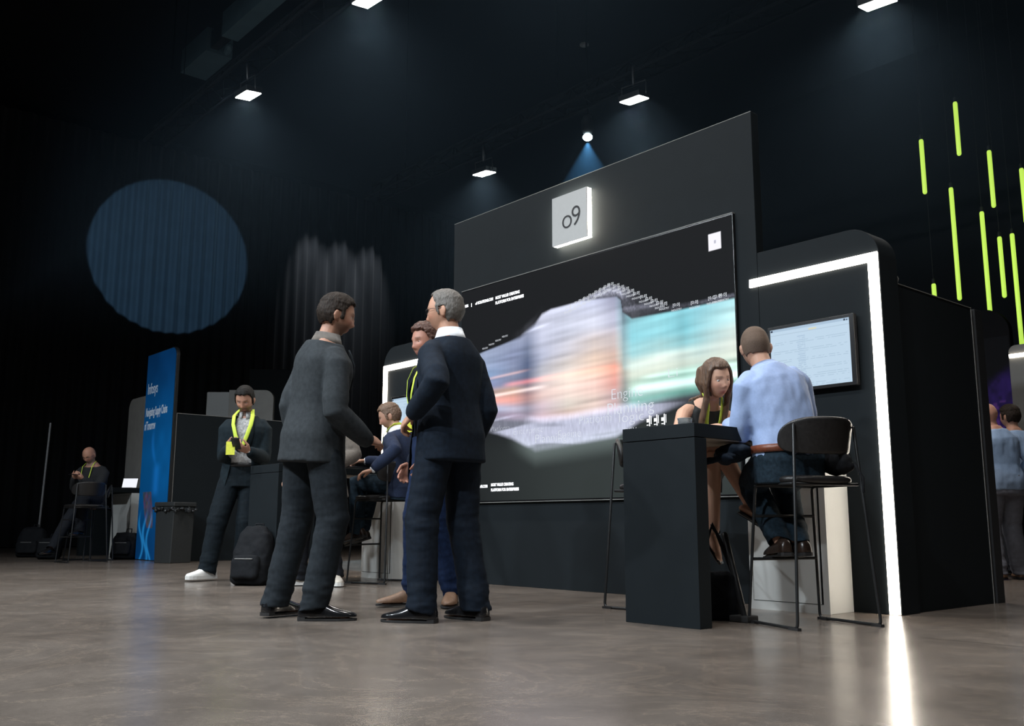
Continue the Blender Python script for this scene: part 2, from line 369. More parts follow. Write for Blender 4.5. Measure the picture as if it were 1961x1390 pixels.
class Fig:
    def __init__(s, root, h=1.78, g=1., pelvis=None, prot=(0, 0, 0), crot=(0, 0, 0), hrot=(0, 0, 0), female=False, skin=(.46, .27, .18), shrug=0.):
        s.root = root; s.h = h; s.k = h / 1.78; s.g = g; s.female = female; s.skin = np.array(skin)
        s.T = (TORSO_F if female else TORSO)
        s.Rp, s.Rc, s.Rh = rot(*prot), rot(*crot), rot(*hrot)
        k = s.k
        s.pel = V(pelvis) if pelvis is not None else V((0, 0, .962 * k))
        qp, qc = s.Rp.to_quaternion(), s.Rc.to_quaternion()
        s.ds = np.linspace(-.25, .62, 59); s.fr = []
        i0 = int(np.argmin(abs(s.ds)))
        Rs = [qp.slerp(qc, min(1, max(0, d / .38)) ** 1.0).to_matrix() for d in s.ds]
        ps = [None] * len(s.ds); ps[i0] = s.pel - s.Rp @ V((0, 0, 0))
        for i in range(i0 + 1, len(s.ds)): ps[i] = ps[i - 1] + Rs[i] @ V((0, 0, (s.ds[i] - s.ds[i - 1]) * k))
        for i in range(i0 - 1, -1, -1): ps[i] = ps[i + 1] - Rs[i] @ V((0, 0, (s.ds[i + 1] - s.ds[i]) * k))
        s.ps, s.Rs = ps, Rs
        s.kh = (.6 + .4 * k) * (.97 if female else 1.)
        nb, _ = s.frame(.53); Rn = qc.slerp(s.Rh.to_quaternion(), .5).to_matrix()
        s.neck = nb; s.hc = nb + Rn @ V((0, .022, .130)) * s.kh
        sw = .172 * g if not female else .150 * g
        s.S = {}
        for sd, sg in (('l', -1), ('r', 1)):
            p, R = s.frame(.405); s.S[sd] = p + R @ V((sg * sw * k, -.008, 0)) + V((0, 0, shrug))
        s.E, s.W, s.hand = {}, {}, {}; s.K, s.A, s.toe = {}, {}, {}
        s.H = {sd: s.pel + s.Rp @ V((sg * .092 * k * (.5 + .5 * g), 0, -.02 * k)) for sd, sg in (('l', -1), ('r', 1))}
    def frame(s, d):
        i = float(np.interp(d, s.ds, np.arange(len(s.ds)))); j = min(int(i), len(s.ds) - 2); f = i - j
        return s.ps[j].lerp(s.ps[j + 1], f), s.Rs[j]
    def loc(s, w):
        return ROOT[s.root.name].inverted() @ V(w)
    def locd(s, d):
        return ROOT[s.root.name].inverted().to_3x3() @ V(d)
    def arm(s, sd, wrist, pole=None, f=None, n=None, curl=25, world=False, thumb=25, elbow=None):
        sg = 1 if sd == 'r' else -1
        if world: wrist = s.loc(wrist)
        if elbow is not None: pole = s.loc(elbow) - (s.S[sd] + V(wrist)) / 2
        pole = V(pole) if pole is not None else V((sg * .6, -1, -.3))
        s.E[sd], s.W[sd] = ik(s.S[sd], wrist, .285 * s.k, .262 * s.k, pole)
        f = V(f).normalized() if f is not None else (s.W[sd] - s.E[sd]).normalized()
        n = V(n) if n is not None else V((-sg, 0, 0))
        n = (n - f * n.dot(f)).normalized()
        s.hand[sd] = (f, n, curl, thumb)
    def leg(s, sd, ankle, toe=(0, 1, 0), pole=(0, 1, 0), world=False, knee=None):
        if world: ankle = s.loc(ankle); toe = s.locd(toe)
        if knee is not None: pole = s.loc(knee) - (s.H[sd] + V(ankle)) / 2
        s.K[sd], s.A[sd] = ik(s.H[sd], ankle, .435 * s.k, .435 * s.k, V(pole)); s.toe[sd] = V(toe).normalized()
    # -------- volumes
    def torso(s, mb, d0, d1, off=0., flare=0., ys=0., n=28, front=0.):
        T = s.T; k, g = s.k, s.g
        ds = [d for d in np.arange(d0, d1 + 1e-6, .025)]
        rings = []
        for d in ds:
            a = np.interp(d, T[:, 0], T[:, 1]) * k * g; b = np.interp(d, T[:, 0], T[:, 2]) * k * (.35 + .65 * g); y = np.interp(d, T[:, 0], T[:, 3]) * k
            if d < -.02: a = max(a, .168 * k * g) if (off > 0) else a; b = max(b, .118 * k * g) if off > 0 else b
            fl = flare * max(0, (.12 - d) / .3)
            fb = front * math.exp(-((d - .08) / .13) ** 2)
            c, R = s.frame(d)
            rings.append(sring(c, R, a + off + fl, b + off + fl * .8 + fb / 2, y + ys + fb / 2, n))
        mb.loft(rings)
    def body(s, voxel=.007, beard=0., lips=(.42, .17, .13), brow=(.05, .03, .02), feet=True, hairc=None, hide=None):
        k = s.k; mb = MB(); s.torso(mb, -.14, .54)
        # neck
        nr = .056 * k if not s.female else .046 * k
        c0, R0 = s.frame(.47); mb.tube([c0, s.neck, s.neck.lerp(s.hc, .62)], [nr * 1.25, nr, nr * .98], 16)
        F = 1.0 if not s.female else .84; F *= (.4 + .6 * s.g)
        for sd in 'lr':
            if sd in s.E:
                S, E, W = s.S[sd], s.E[sd], s.W[sd]
                pin = S.lerp(s.frame(.425)[0], .5)
                mb.tube([pin, S.lerp(pin, .35), S.lerp(E, .13), S.lerp(E, .3), S.lerp(E, .7), E, E.lerp(W, .28), E.lerp(W, .7), W],
                        [.056 * k * F, .060 * k * F, .058 * k * F, .053 * k * F, .045 * k * F, .041 * k * F, .043 * k * F, .034 * k * F, .026 * k * F], 14)
                s.handvol(mb, sd)
            if sd in s.K:
                H, K, A = s.H[sd], s.K[sd], s.A[sd]
                back = (H.lerp(A, .5) - K); back = back.normalized() * .012 if back.length > .02 else V((0, -.012, 0))
                mb.tube([H, H.lerp(K, .35), H.lerp(K, .75), K, K.lerp(A, .28) + back, K.lerp(A, .65) + back * .4, A],
                        [.092 * k, .083 * k, .064 * k, .055 * k, .056 * k, .044 * k, .035 * k], 16)
                if feet:
                    t = s.toe[sd]; u = V((0, 0, 1)); u = (u - t * u.dot(t)).normalized()
                    mb.tube([A - t * .04 * k - u * .035, A + t * .02 - u * .03, A + t * .09 * k - u * .05 * k, A + t * .15 * k - u * .062 * k],
                            [.03, .036, .036, .024], 14, flat=.75, flatdir=u)
                    for q in range(5):
                        sx = t.cross(u); o = (q - 2) * .0135
                        mb.tube([A + t * .14 * k - u * .066 * k + sx * o, A + t * (.185 - abs(q - 1.5) * .006) * k - u * .072 * k + sx * o * 1.05], [.0085, .0075], 8)
        s.headvol(mb)
        Rhi = s.Rh.inverted(); hc = np.array(s.hc); kh = s.kh; sk = s.skin
        Rn = np.array(Rhi)
        def colour(co):
            q = (co - hc) @ Rn.T / kh
            c = np.tile(sk, (len(co), 1))
            nz = np.array([noise.noise(V(p * 14)) for p in co]) * .08
            c *= (1 + nz)[:, None]
            d = np.linalg.norm(q, axis=1) < .16; fr = d & (q[:, 1] > .03)
            def blob(x0, z0, sx, sz): return np.exp(-((q[:, 0] - x0) / sx) ** 2 - ((q[:, 2] - z0) / sz) ** 2) * fr
            red = blob(0, -.036, .018, .016) * (.15 if s.female else .4) + (blob(.045, -.03, .022, .018) + blob(-.045, -.03, .022, .018)) * .45
            c = c * (1 - red[:, None] * np.array([-.12, .18, .16]))
            lm = np.clip((blob(0, -.071, .022, .006) + blob(0, -.081, .018, .006)) * 1.2, 0, 1)[:, None]
            c = c * (1 - lm) + np.array(lips) * lm
            bl = np.exp(-((q[:, 2] - .0235 - .06 * np.clip(.03 - abs(abs(q[:, 0]) - .03), -.02, .0)) / .0045) ** 2) * (abs(abs(q[:, 0]) - .032) < .019) * fr
            bl = np.clip(bl * 1.1, 0, 1)[:, None] * .6
            c = c * (1 - bl) + np.array(brow) * bl
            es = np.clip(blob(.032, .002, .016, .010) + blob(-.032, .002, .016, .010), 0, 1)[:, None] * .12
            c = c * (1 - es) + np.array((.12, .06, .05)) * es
            if beard:
                bm = d * np.clip((-.040 - q[:, 2]) / .02, 0, 1) * np.clip((q[:, 1] + .015) / .02, 0, 1) * (q[:, 2] > -.15)
                bm = np.clip(bm - blob(0, -.052, .010, .005), 0, 1) * (1 - lm[:, 0])
                bm = (bm * beard)[:, None]
                c = c * (1 - bm) + np.array(hairc if hairc else brow) * bm
            return c
        o = remesh(mb, 'body', M['skin'], s.root, voxel, 2, colour=colour)
        # eyes
        for sg in (-1, 1):
            e = MB(); e.ball((0, 0, 0), .0118 * kh, 16, 12)
            c = s.hc + s.Rh @ (V((sg * .032, .0712, .0)) * kh)
            eo = e.build('eye', M['eye'], s.root, smooth=True)
            fwd = s.Rh @ V((0, .94, -.33))
            ca = eo.data.color_attributes.new('Col', 'FLOAT_COLOR', 'POINT')
            for i, v in enumerate(eo.data.vertices):
                t = v.co.normalized().dot(fwd)
                rgb = (.008, .006, .005) if t > .95 else (.07, .045, .025) if t > .84 else (.62, .58, .55)
                if (s.Rh.inverted() @ v.co.normalized()).z > .30: rgb = tuple(s.skin * .8)
                ca.data[i].color = (*rgb, 1)
            for v in eo.data.vertices: v.co += c
        return o
    def handvol(s, mb, sd):
        f, n, curl, thumb = s.hand[sd]; W = s.W[sd]; kh = s.kh * (1.02 if not s.female else .94)
        side = f.cross(n) if sd == 'r' else n.cross(f)      # thumb side
        rings = []
        for t, w, th in ((-.012, .026, .020), (.02, .030, .017), (.05, .039, .0155), (.080, .041, .014), (.094, .037, .011)):
            c = W + f * t * kh
            rings.append([c + (side * math.cos(a) * w + n * math.sin(a) * th) * kh for a in [2 * PI * j / 14 for j in range(14)]])
        mb.loft(rings)
        cs = curl if isinstance(curl, (list, tuple)) else [curl] * 4
        for q in range(4):
            p = W + (f * (.090 - (.006 if q in (0, 3) else 0)) + side * (.030 - .0200 * q)) * kh
            d = (f + side * (.06 - .045 * q)).normalized(); L = (.078, .086, .080, .062)[q] * kh
            pts = [p - d * .012 * kh, p]; dd = d.copy()
            for sgm, fr in enumerate((.46, .30, .24)):
                a = math.radians(cs[q] * (.8, 1.0, .7)[sgm])
                ax = dd.cross(n); 
                if ax.length < 1e-4: ax = side
                nn = dd.cross(side) if False else None
                # bend dd towards the palm normal in the plane (dd, palm)
                bx = side.cross(dd).normalized()
                if bx.dot(n) < 0 and sgm == 0: bx = -bx
                if sgm == 0: sgn = 1 if side.cross(dd).dot(n) > 0 else -1
                bx = side.cross(dd).normalized() * sgn
                dd = (dd * math.cos(a) + bx * math.sin(a)).normalized()
                pts.append(pts[-1] + dd * L * fr)
            mb.tube(pts, [.0098 * kh, .0098 * kh, .0094 * kh, .0086 * kh, .0076 * kh], 10)
        p = W + (f * .022 + side * .026 + n * .004) * kh
        ta = math.radians(thumb)
        d1 = (f * .72 + side * .62 + n * .28).normalized(); d2 = (f * (.9) + side * (.34 - .5 * math.sin(ta)) + n * (.25 + .6 * math.sin(ta))).normalized()
        mb.tube([p, p + d1 * .040 * kh, p + d1 * .040 * kh + d2 * .034 * kh, p + d1 * .040 * kh + d2 * .060 * kh], [.0145 * kh, .0118 * kh, .0102 * kh, .0085 * kh], 10)
    def headpts(s, off=None, nu=72, nv=52):
        kh = s.kh; rings = []
        for i in range(nv):
            ph = -PI / 2 + PI * (i + .5) / nv
            ring = []
            for j in range(nu):
                a = 2 * PI * j / nu
                x, y, z = math.cos(ph) * math.sin(a), math.cos(ph) * math.cos(a), math.sin(ph)
                r = 1 / (abs(x) ** 2.25 + abs(y) ** 2.25 + abs(z) ** 2.25) ** (1 / 2.25)
                fm = .93 if s.female else 1.
                px, py, pz = x * r * .0765 * fm, y * r * (.096 if y > 0 else .104), z * r * (.116 if z > 0 else .120)
                if pz < 0:
                    q = -pz / .120
                    px *= 1 - (.34 if not s.female else .42) * q ** 1.7
                    py = py * (1 - .60 * q ** 1.3) if py < 0 else py * (1 - .10 * q * q)
                if off is None and y > 0:
                    def bump(A, x0, z0, sx, sz): return A * math.exp(-((px - x0) / sx) ** 2 - ((pz - z0) / sz) ** 2)
                    ns = .85 if s.female else 1.
                    py += bump(.011 * ns, 0, -.008, .011, .020) + bump(.021 * ns, 0, -.035, .0125, .013)
                    for sg in (-1, 1):
                        py += bump(.008, sg * .013, -.042, .008, .007) + bump(-.013, sg * .032, .001, .017, .011) + bump(.005 * (1.3 - .5 * s.female), sg * .030, .022, .024, .008)
                        py += bump(.005, sg * .045, -.028, .020, .018)
                    py += bump(.008, 0, -.070, .020, .0055) + bump(.0075, 0, -.0815, .017, .0055) + bump(-.0035, 0, -.0758, .022, .0025)
                    py += bump(-.004, 0, -.093, .02, .006) + bump(.008, 0, -.108, .020, .012)
                p = V((px, py, pz))
                if off is not None:
                    p = p + p.normalized() * off(p)
                ring.append(p * kh)
            rings.append(ring)
        return rings
    def headvol(s, mb):
        rings = [[s.hc + s.Rh @ p for p in r] for r in s.headpts()]
        mb.loft(rings)
        for sg in (-1, 1):
            c = s.hc + s.Rh @ (V((sg * .0775 * (.93 if s.female else 1), -.010, -.016)) * s.kh)
            R = s.Rh @ Rz(sg * .35) @ Rx(-.15)
            mb.ball(c, (.0085 * s.kh, .0185 * s.kh, .032 * s.kh), 14, 10, R)
            mb.ball(c + s.Rh @ V((sg * .006, -.006, .006)) * s.kh, (.0065 * s.kh, .017 * s.kh, .026 * s.kh), 12, 8, R)
    def hair(s, style, m, voxel=.0055):
        kh = s.kh
        def line(p):
            y = p.y / kh; x = abs(p.x) / kh
            if style == 'bald': return 9
            if y > .050: t = .066 + (y - .05) * .25
            elif y > .028: t = .010 + (y - .028) / .022 * .056
            elif y > .012: t = -.035
            elif y > -.022: t = .012 + max(0, (-y)) * 0     # round the ear
            else: t = -.062
            if style == 'recede' and y > .02: t += .022
            return t
        th = {'short': .014, 'recede': .010, 'buzz': .0035, 'wavy': .020, 'long': .016}[style]
        if style == 'long':
            rings = s.headpts(lambda p: .004, 60, 44)
        else:
            rings = s.headpts(lambda p: .002, 60, 44)
        nu = 60; vs = [p for r in rings for p in r]; keep = []
        for i in range(len(rings) - 1):
            for j in range(nu):
                a, b = i * nu + j, i * nu + (j + 1) % nu
                c = (vs[a] + vs[b] + vs[a + nu] + vs[b + nu]) / 4
                t = line(c)
                if style == 'long':
                    y = c.y / kh; x = abs(c.x) / kh
                    t = .070 if y > .052 else .02 + (y - .0) / .052 * .05 if y > 0 else -.10
                if c.z / kh > t: keep.append((a, b, b + nu, a + nu))
        mb = MB()
        for f in keep:   # each kept patch is thickened outward; the union closes them to one mass
            ps = [vs[i] for i in f]; q = [p + p.normalized() * (th * kh * (1.15 if p.z > .05 else .75)) for p in ps]
            ins = [p * .96 for p in ps]
            mb.loft([[s.hc + s.Rh @ p for p in ins], [s.hc + s.Rh @ p for p in q]])
        tp = len(rings) - 1
        mb.loft([[s.hc + s.Rh @ (p * .95) for p in rings[tp]], [s.hc + s.Rh @ (p + p.normalized() * th * 1.15) for p in rings[tp]]])
        if style == 'long':
            random.seed(3)
            for sg in (-1, 1):
                for q in range(17):
                    u = q / 16
                    # strands leave a side parting, pass the temple or the back of the head and fall on the chest or back
                    ya = .045 - .14 * u
                    p0 = s.hc + s.Rh @ (V((sg * .012, ya * .8, .112 - abs(ya) * .25)) * kh)
                    p1 = s.hc + s.Rh @ (V((sg * .070, ya, .062)) * kh)
                    p2 = s.hc + s.Rh @ (V((sg * (.088), min(ya, .034), -.02)) * kh)
                    fall = 1 - u
                    j = random.uniform(-.008, .008)
                    c4, R4 = s.frame(.40); c3, R3 = s.frame(.27)
                    if u < .42:      # front locks down the chest
                        p3 = s.hc + s.Rh @ (V((sg * (.078 + j), .012 - .04 * u, -.11)) * kh)
                        p4 = c4 + R4 @ V((sg * (.080 + j), .105 - .06 * u, .03)); p5 = c3 + R3 @ V((sg * (.070 + 2 * j), .150 - .03 * u, random.uniform(-.05, .03)))
                    else:            # the rest hangs down the back
                        p3 = s.hc + s.Rh @ (V((sg * (.070 - .03 * u + j), -.055 - .03 * u, -.11)) * kh)
                        p4 = c4 + R4 @ V((sg * (.075 - .05 * u + j), -.105, .03)); p5 = c3 + R3 @ V((sg * (.070 - .05 * u + 2 * j), -.125, random.uniform(-.03, .03)))
                    mb.tube([p0, p1, p2, p3, p4, p5], [.010, .013, .014, .014, .013, .006], 9)
        wr = {'short': .0025, 'recede': .002, 'buzz': 0, 'wavy': .006, 'long': .003}[style]
        return remesh(mb, 'hair', m, s.root, voxel, 2, wr=wr, wfreq=60 if style != 'long' else 70, wstretch=(1, 1, .25 if style == 'long' else 1))
    # -------- clothes
    def tcoord(s, co):
        """torso coordinates (x, y, d) of points"""
        ds = np.arange(-.25, .62, .0145); best = np.full(len(co), 1e9); out = np.zeros((len(co), 3))
        for d in ds:
            c, R = s.frame(d); q = (co - np.array(c)) @ np.array(R)
            e = abs(q[:, 2]) + .0
            m_ = e < best; best[m_] = e[m_]
            out[m_, 0] = q[m_, 0]; out[m_, 1] = q[m_, 1]; out[m_, 2] = d + q[m_, 2] / s.k
        return out
    def sleeve(s, mb, sd, r0, r1, r2, stop=.03, upto=1.):
        S, E, W = s.S[sd], s.E[sd], s.W[sd]
        pin = S.lerp(s.frame(.425)[0], .55)
        if upto <= .5:
            e = S.lerp(E, upto * 2); mb.tube([pin, S.lerp(pin, .35), S.lerp(e, .3), e], [r0 * .92, r0, r0 * .97, r0 * .93], 18); return
        w = W + (E - W).normalized() * stop
        mb.tube([pin, S.lerp(pin, .35), S.lerp(E, .13), S.lerp(E, .35), S.lerp(E, .8), E, E.lerp(w, .25), E.lerp(w, .7), w],
                [r0 * .92, r0, r0, r0 * .95, r1 * 1.06, r1, r1 * .97, (r1 + r2) / 2, r2], 18)
    def jacket(s, m, hem=-.20, off=.020, open_w=None, name='jacket', voxel=.009, wr=.006, cuff=.025, r=(.066, .060, .046), front=0., seed=0., vneck=True, flare=.02):
        k = s.k; mb = MB(); s.torso(mb, hem, .50, off * k, flare, front=front)
        for sd in 'lr':
            if sd in s.E: s.sleeve(mb, sd, r[0] * k * (.4 + .6 * s.g), r[1] * k * (.4 + .6 * s.g), r[2] * k, cuff)
        def cut(co):
            q = s.tcoord(co)
            if open_w is not None: w = np.interp(q[:, 2], [hem, .0, .18, .34, .48], open_w)
            else: w = np.interp(q[:, 2], [.14, .16, .36, .47], [-1, 0.005, .055, .060])
            bad = (abs(q[:, 0]) < w) & (q[:, 1] > .03) & (q[:, 2] < .53)
            # neck hole
            bad |= (q[:, 2] > .475) & (np.hypot(q[:, 0], q[:, 1]) < .066 * k)
            return bad
        def wf(co):
            t = np.full(len(co), .55)
            for sd in 'lr':
                if sd in s.E: t = np.maximum(t, 1.6 * np.exp(-(np.linalg.norm(co - np.array(s.E[sd]), axis=1) / .10) ** 2))
            return t
        return remesh(mb, name, m, s.root, voxel, 4, wr=wr, wfreq=7, wstretch=(1.2, 1.2, .8), cut=cut if vneck else None, solid=.006 if vneck else 0, wfun=wf, seed=seed)
    def lapels(s, m, name='lapel', top=.475, bot=.17, w=.055, off=.034):
        for sg in (-1, 1):
            mb = MB(); L, Rr = [], []
            n = 9
            for i in range(n):
                t = i / (n - 1); d = top + (bot - top) * t
                c, R = s.frame(d)
                a = np.interp(d, s.T[:, 0], s.T[:, 1]) * s.k * s.g + off; b = np.interp(d, s.T[:, 0], s.T[:, 2]) * s.k * (.35 + .65 * s.g) + off
                xi = np.interp(d, [.16, .36, .47], [.008, .055, .066]); wd = w * math.sin(PI * min(1, .12 + .88 * (1 - t) ** .7) * .9) + .008
                xo = xi + wd
                def yy(x): return b * (max(0, 1 - (x / a) ** 2.4)) ** (1 / 2.4)
                L.append(c + R @ V((sg * xi, yy(xi), 0))); Rr.append(c + R @ V((sg * xo, yy(xo) + .002, 0)))
            vs = L + Rr; fs = [(i, i + 1, n + i + 1, n + i) for i in range(n - 1)]
            mb.add(vs, fs); o = mb.build(name, m, s.root, smooth=True, solid=.006)
    def collar(s, m, d0=.462, d1=.532, r=.070, name='collar', open_front=.03, lean=.0):
        """standing shirt or jacket collar round the neck"""
        mb = MB(); k = s.k; n = 26; A, B_, C_ = [], [], []
        for j in range(n):
            a = -PI / 2 + 2 * PI * (j + .5) / n * (1 - open_front) + PI * open_front + PI     # gap at the front
            def P(d, rr, dz=0):
                c, R = s.frame(d); return c + R @ V((math.cos(a) * rr, math.sin(a) * rr * .98 - .004, dz))
            A.append(P(d0, r * 1.18 * k)); B_.append(P(d1, r * .95 * k)); C_.append(P(d0 + .008, r * 1.30 * k))
        vs = A + B_ + C_; fs = []
        for j in range(n - 1):
            fs.append((j, j + 1, n + j + 1, n + j)); fs.append((n + j, n + j + 1, 2 * n + j + 1, 2 * n + j))
        mb.add(vs, fs); return mb.build(name, m, s.root, smooth=True, solid=.004)
    def shirt(s, m, off=.008, d0=-.06, sleeves=True, name='shirt', voxel=.009, wr=.004, r=(.056, .047, .037), cuff=.012, front=0., upto=1., neck=True, seed=3.):
        k = s.k; mb = MB(); s.torso(mb, d0, .50, off * k, front=front)
        if sleeves:
            for sd in 'lr':
                if sd in s.E: s.sleeve(mb, sd, r[0] * k * (.4 + .6 * s.g), r[1] * k * (.4 + .6 * s.g), r[2] * k, cuff, upto)
        def cut(co):
            q = s.tcoord(co); return (q[:, 2] > .485) & (np.hypot(q[:, 0], q[:, 1]) < .060 * k)
        return remesh(mb, name, m, s.root, voxel, 4, wr=wr, wfreq=9, wstretch=(1.3, 1.3, .7), cut=cut if neck else None, solid=.004 if neck else 0, seed=seed)
    def trousers(s, m, off=.014, r=(.104, .083, .074, .068), voxel=.008, wr=.010, top=.08, stop=-.03, front=0., seed=5.):
        k = s.k; mb = MB(); s.torso(mb, -.14, top, off * k, front=front)
        for sd in 'lr':
            H, K, A = s.H[sd], s.K[sd], s.A[sd]
            a = A + (K - A).normalized() * (stop - .03)
            mb.tube([H.lerp(s.pel, .15), H.lerp(K, .3), H.lerp(K, .75), K, K.lerp(a, .35), K.lerp(a, .75), a],
                    [r[0] * k * s.g, r[0] * .96 * k * s.g, r[1] * 1.04 * k, r[1] * k, r[2] * k, (r[2] + r[3]) / 2 * k, r[3] * k], 20)
        A_ = [np.array(s.A[sd]) for sd in 'lr']; K_ = [np.array(s.K[sd]) for sd in 'lr']
        def wf(co):
            t = np.full(len(co), .35)
            for p in A_: t = np.maximum(t, 1.5 * np.exp(-(np.linalg.norm(co - p, axis=1) / .16) ** 2))
            for p in K_: t = np.maximum(t, 1.0 * np.exp(-(np.linalg.norm(co - p, axis=1) / .13) ** 2))
            return t
        def cut(co):
            bad = np.zeros(len(co), bool)
            for sd in 'lr':
                A, u = np.array(s.A[sd]), np.array((s.K[sd] - s.A[sd]).normalized())
                t = s.toe[sd]; q = co - A; h = q @ u - .25 * (q @ np.array(t))      # the hem rides a little higher over the shoe
                bad |= (h < stop) & (np.linalg.norm(q, axis=1) < .2)
            return bad
        return remesh(mb, 'trousers', m, s.root, voxel, 3, wr=wr, wfreq=8, wstretch=(.8, .8, 2.1), wfun=wf, seed=seed, cut=cut, solid=.005)
    def shoe(s, sd, m, sole=None, style='dress', L=.295):
        k = s.k; A, t = s.A[sd], s.toe[sd]; u = V((0, 0, 1)); u = (u - t * u.dot(t)).normalized(); x = t.cross(u)
        az = .078 * k
        def P(y, sx, z): return A + t * y * k + x * sx * k + u * (z * k - az)
        if style == 'dress': prof = [(-.082, .020, .055), (-.075, .034, .085), (-.04, .038, .100), (.00, .038, .105), (.045, .042, .092), (.09, .048, .070), (.135, .048, .055), (.175, .038, .046), (.205, .022, .038), (.216, .008, .028)]
        else: prof = [(-.085, .024, .060), (-.078, .038, .090), (-.04, .043, .104), (.00, .043, .108), (.045, .047, .098), (.09, .052, .078), (.135, .053, .064), (.170, .046, .056), (.195, .032, .050), (.207, .014, .036)]
        base = .018 if style == 'dress' else .024
        rings = []
        for y, w, h in prof:
            rings.append([P(y, w * math.copysign(abs(math.cos(a)) ** .8, math.cos(a)), base + (h - base) * max(0, math.sin(a)) ** .75) for a in [2 * PI * j / 20 for j in range(20)]])
        mb = MB(); mb.loft(rings); o = mb.build('shoe', m, s.root, smooth=True, subsurf=1)
        ms = MB(); out = []
        for y, w, h in prof: out.append((y, w + .0015))
        poly = [(w, y) for y, w in out] + [(-w, y) for y, w in reversed(out)]
        n = len(poly)
        if style == 'dress':
            for (ya, yb, z0, z1) in ((-.09, -.02, 0., base), (-.05, .23, 0., .010)):
                pl = [p for p in poly if ya <= p[1] <= yb]
                ms.add([P(p[1], p[0], z0) for p in pl] + [P(p[1], p[0], z1) for p in pl],
                       [tuple(range(len(pl))), tuple(range(2 * len(pl) - 1, len(pl) - 1, -1))] + [(i, i + len(pl), (i + 1) % len(pl) + len(pl), (i + 1) % len(pl)) for i in range(len(pl))])
        else:
            ms.add([P(p[1], p[0], 0) for p in poly] + [P(p[1], p[0], base + .006) for p in poly],
                   [tuple(range(n)), tuple(range(2 * n - 1, n - 1, -1))] + [(i, i + n, (i + 1) % n + n, (i + 1) % n) for i in range(n)])
        ms.build('sole', sole or M['rubber'], o)
        if style == 'sneaker':
            ml = MB()
            for q in range(4):
                y = .035 + .022 * q; z = .1 - .012 * q
                ml.tube([P(y, -.022, z), P(y + .004, 0, z + .008), P(y, .022, z)], .0028, 6)
            ml.build('lace', m, o)
        return o
    def lanyard(s, m=None, low=.20, off=.040, badge=True, wid=.010, spread=.075):
        k = s.k; mb = MB(); L = {}
        for sg in (-1, 1):
            pts = []
            for d, x in ((.545, .062), (.50, spread), (.42, spread * .95), (.32, spread * .62), (.24, spread * .25), (low, .004)):
                c, R = s.frame(d)
                a = np.interp(d, s.T[:, 0], s.T[:, 1]) * k * s.g + off; b = np.interp(d, s.T[:, 0], s.T[:, 2]) * k * (.35 + .65 * s.g) + off
                y = b * (max(0, 1 - (x / a) ** 2.4)) ** (1 / 2.4) if x < a else 0.
                if d > .53: y = .02
                pts.append(c + R @ V((sg * x * k, y, 0)))
            c, R = s.frame(.545); pts = [c + R @ V((sg * .02, -.068 * k, .0)), c + R @ V((sg * .058, -.03, .008))] + pts
            mb.tube(pts, wid, 8, flat=.22, flatdir=R @ V((.3 * sg, 1, .25)))
        o = mb.build('lanyard', m or M['lime'], s.root, smooth=True)
        if badge:
            c, R = s.frame(low); b = np.interp(low, s.T[:, 0], s.T[:, 2]) * k * (.35 + .65 * s.g) + off + .006
            bd = MB(); bd.box(-.045, .045, -.002, .002, -.12, 0)
            ob = bd.build('badge', M['lime_card'], s.root)
            for v in ob.data.vertices: v.co = c + R @ (V((0, b, 0)) + v.co)
        return o
    def belt(s, m, d=.055, off=.0155, hgt=.018):
        mb = MB(); c, R = s.frame(d); k = s.k; rings = []
        a = np.interp(d, s.T[:, 0], s.T[:, 1]) * k * s.g + off * k; b = np.interp(d, s.T[:, 0], s.T[:, 2]) * k * (.35 + .65 * s.g) + off * k
        rings = [sring(c + R @ V((0, 0, z)), R, a, b, 0, 32) for z in (-hgt, hgt)]
        n = 32; vs = rings[0] + rings[1]; mb.add(vs, [(j, (j + 1) % n, n + (j + 1) % n, n + j) for j in range(n)])
        return mb.build('belt', m, s.root, smooth=True, solid=.005)
    def glasses(s, m):
        mb = MB(); kh = s.kh
        def P(x, y, z): return s.hc + s.Rh @ (V((x, y, z)) * kh)
        for sg in (-1, 1):
            mb.tube([P(sg * (.034 + .022 * math.cos(a)), .094 - .012 * abs(math.cos(a) * sg * .5 + .5) * 0, .000 + .017 * math.sin(a)) for a in [2 * PI * j / 16 for j in range(16)]], .0016 * kh, 6, closed=True)
            mb.tube([P(sg * .056, .093, .006), P(sg * .078, .06, .006), P(sg * .082, -.005, .004), P(sg * .080, -.022, -.012)], .0016 * kh, 6)
        mb.tube([P(-.012, .097, .004), P(0, .101, .007), P(.012, .097, .004)], .0015 * kh, 6)
        return mb.build('glasses', m, s.root, smooth=True)

CL, CA = V((-.655, -.755, 0)), V((-.755, .656, 0))
def facing(l, a):
    """heading from amounts towards the left of the hall's aisle (l) and away down it (a)"""
    d = CL * l + CA * a; return math.atan2(-d.x, d.y), d.normalized()

# ------------------------------------------------------------------ camera
def camera():
    pi_, ro, ya = math.radians(9.622), math.radians(.096), math.radians(40.931)
    w = V((-math.sin(ya) * math.cos(pi_), math.cos(ya) * math.cos(pi_), math.sin(pi_)))
    w = V((-math.cos(ya), math.sin(ya), 0)) * math.cos(pi_) + V((0, 0, math.sin(pi_)))
    r0 = V((math.sin(ya), math.cos(ya), 0)); u0 = r0.cross(w)
    r = r0 * math.cos(ro) + u0 * math.sin(ro); u = -r0 * math.sin(ro) + u0 * math.cos(ro)
    c = bpy.data.cameras.new('camera'); o = bpy.data.objects.new('camera', c); COL.objects.link(o)
    m = Matrix((r, u, -w)).transposed().to_4x4(); m.translation = V((0, 0, .52)); o.matrix_world = m
    c.sensor_fit = 'HORIZONTAL'; c.sensor_width = 36; c.lens = 36 * 1816.85 / 1961; c.clip_end = 200
    SC.camera = o
camera()

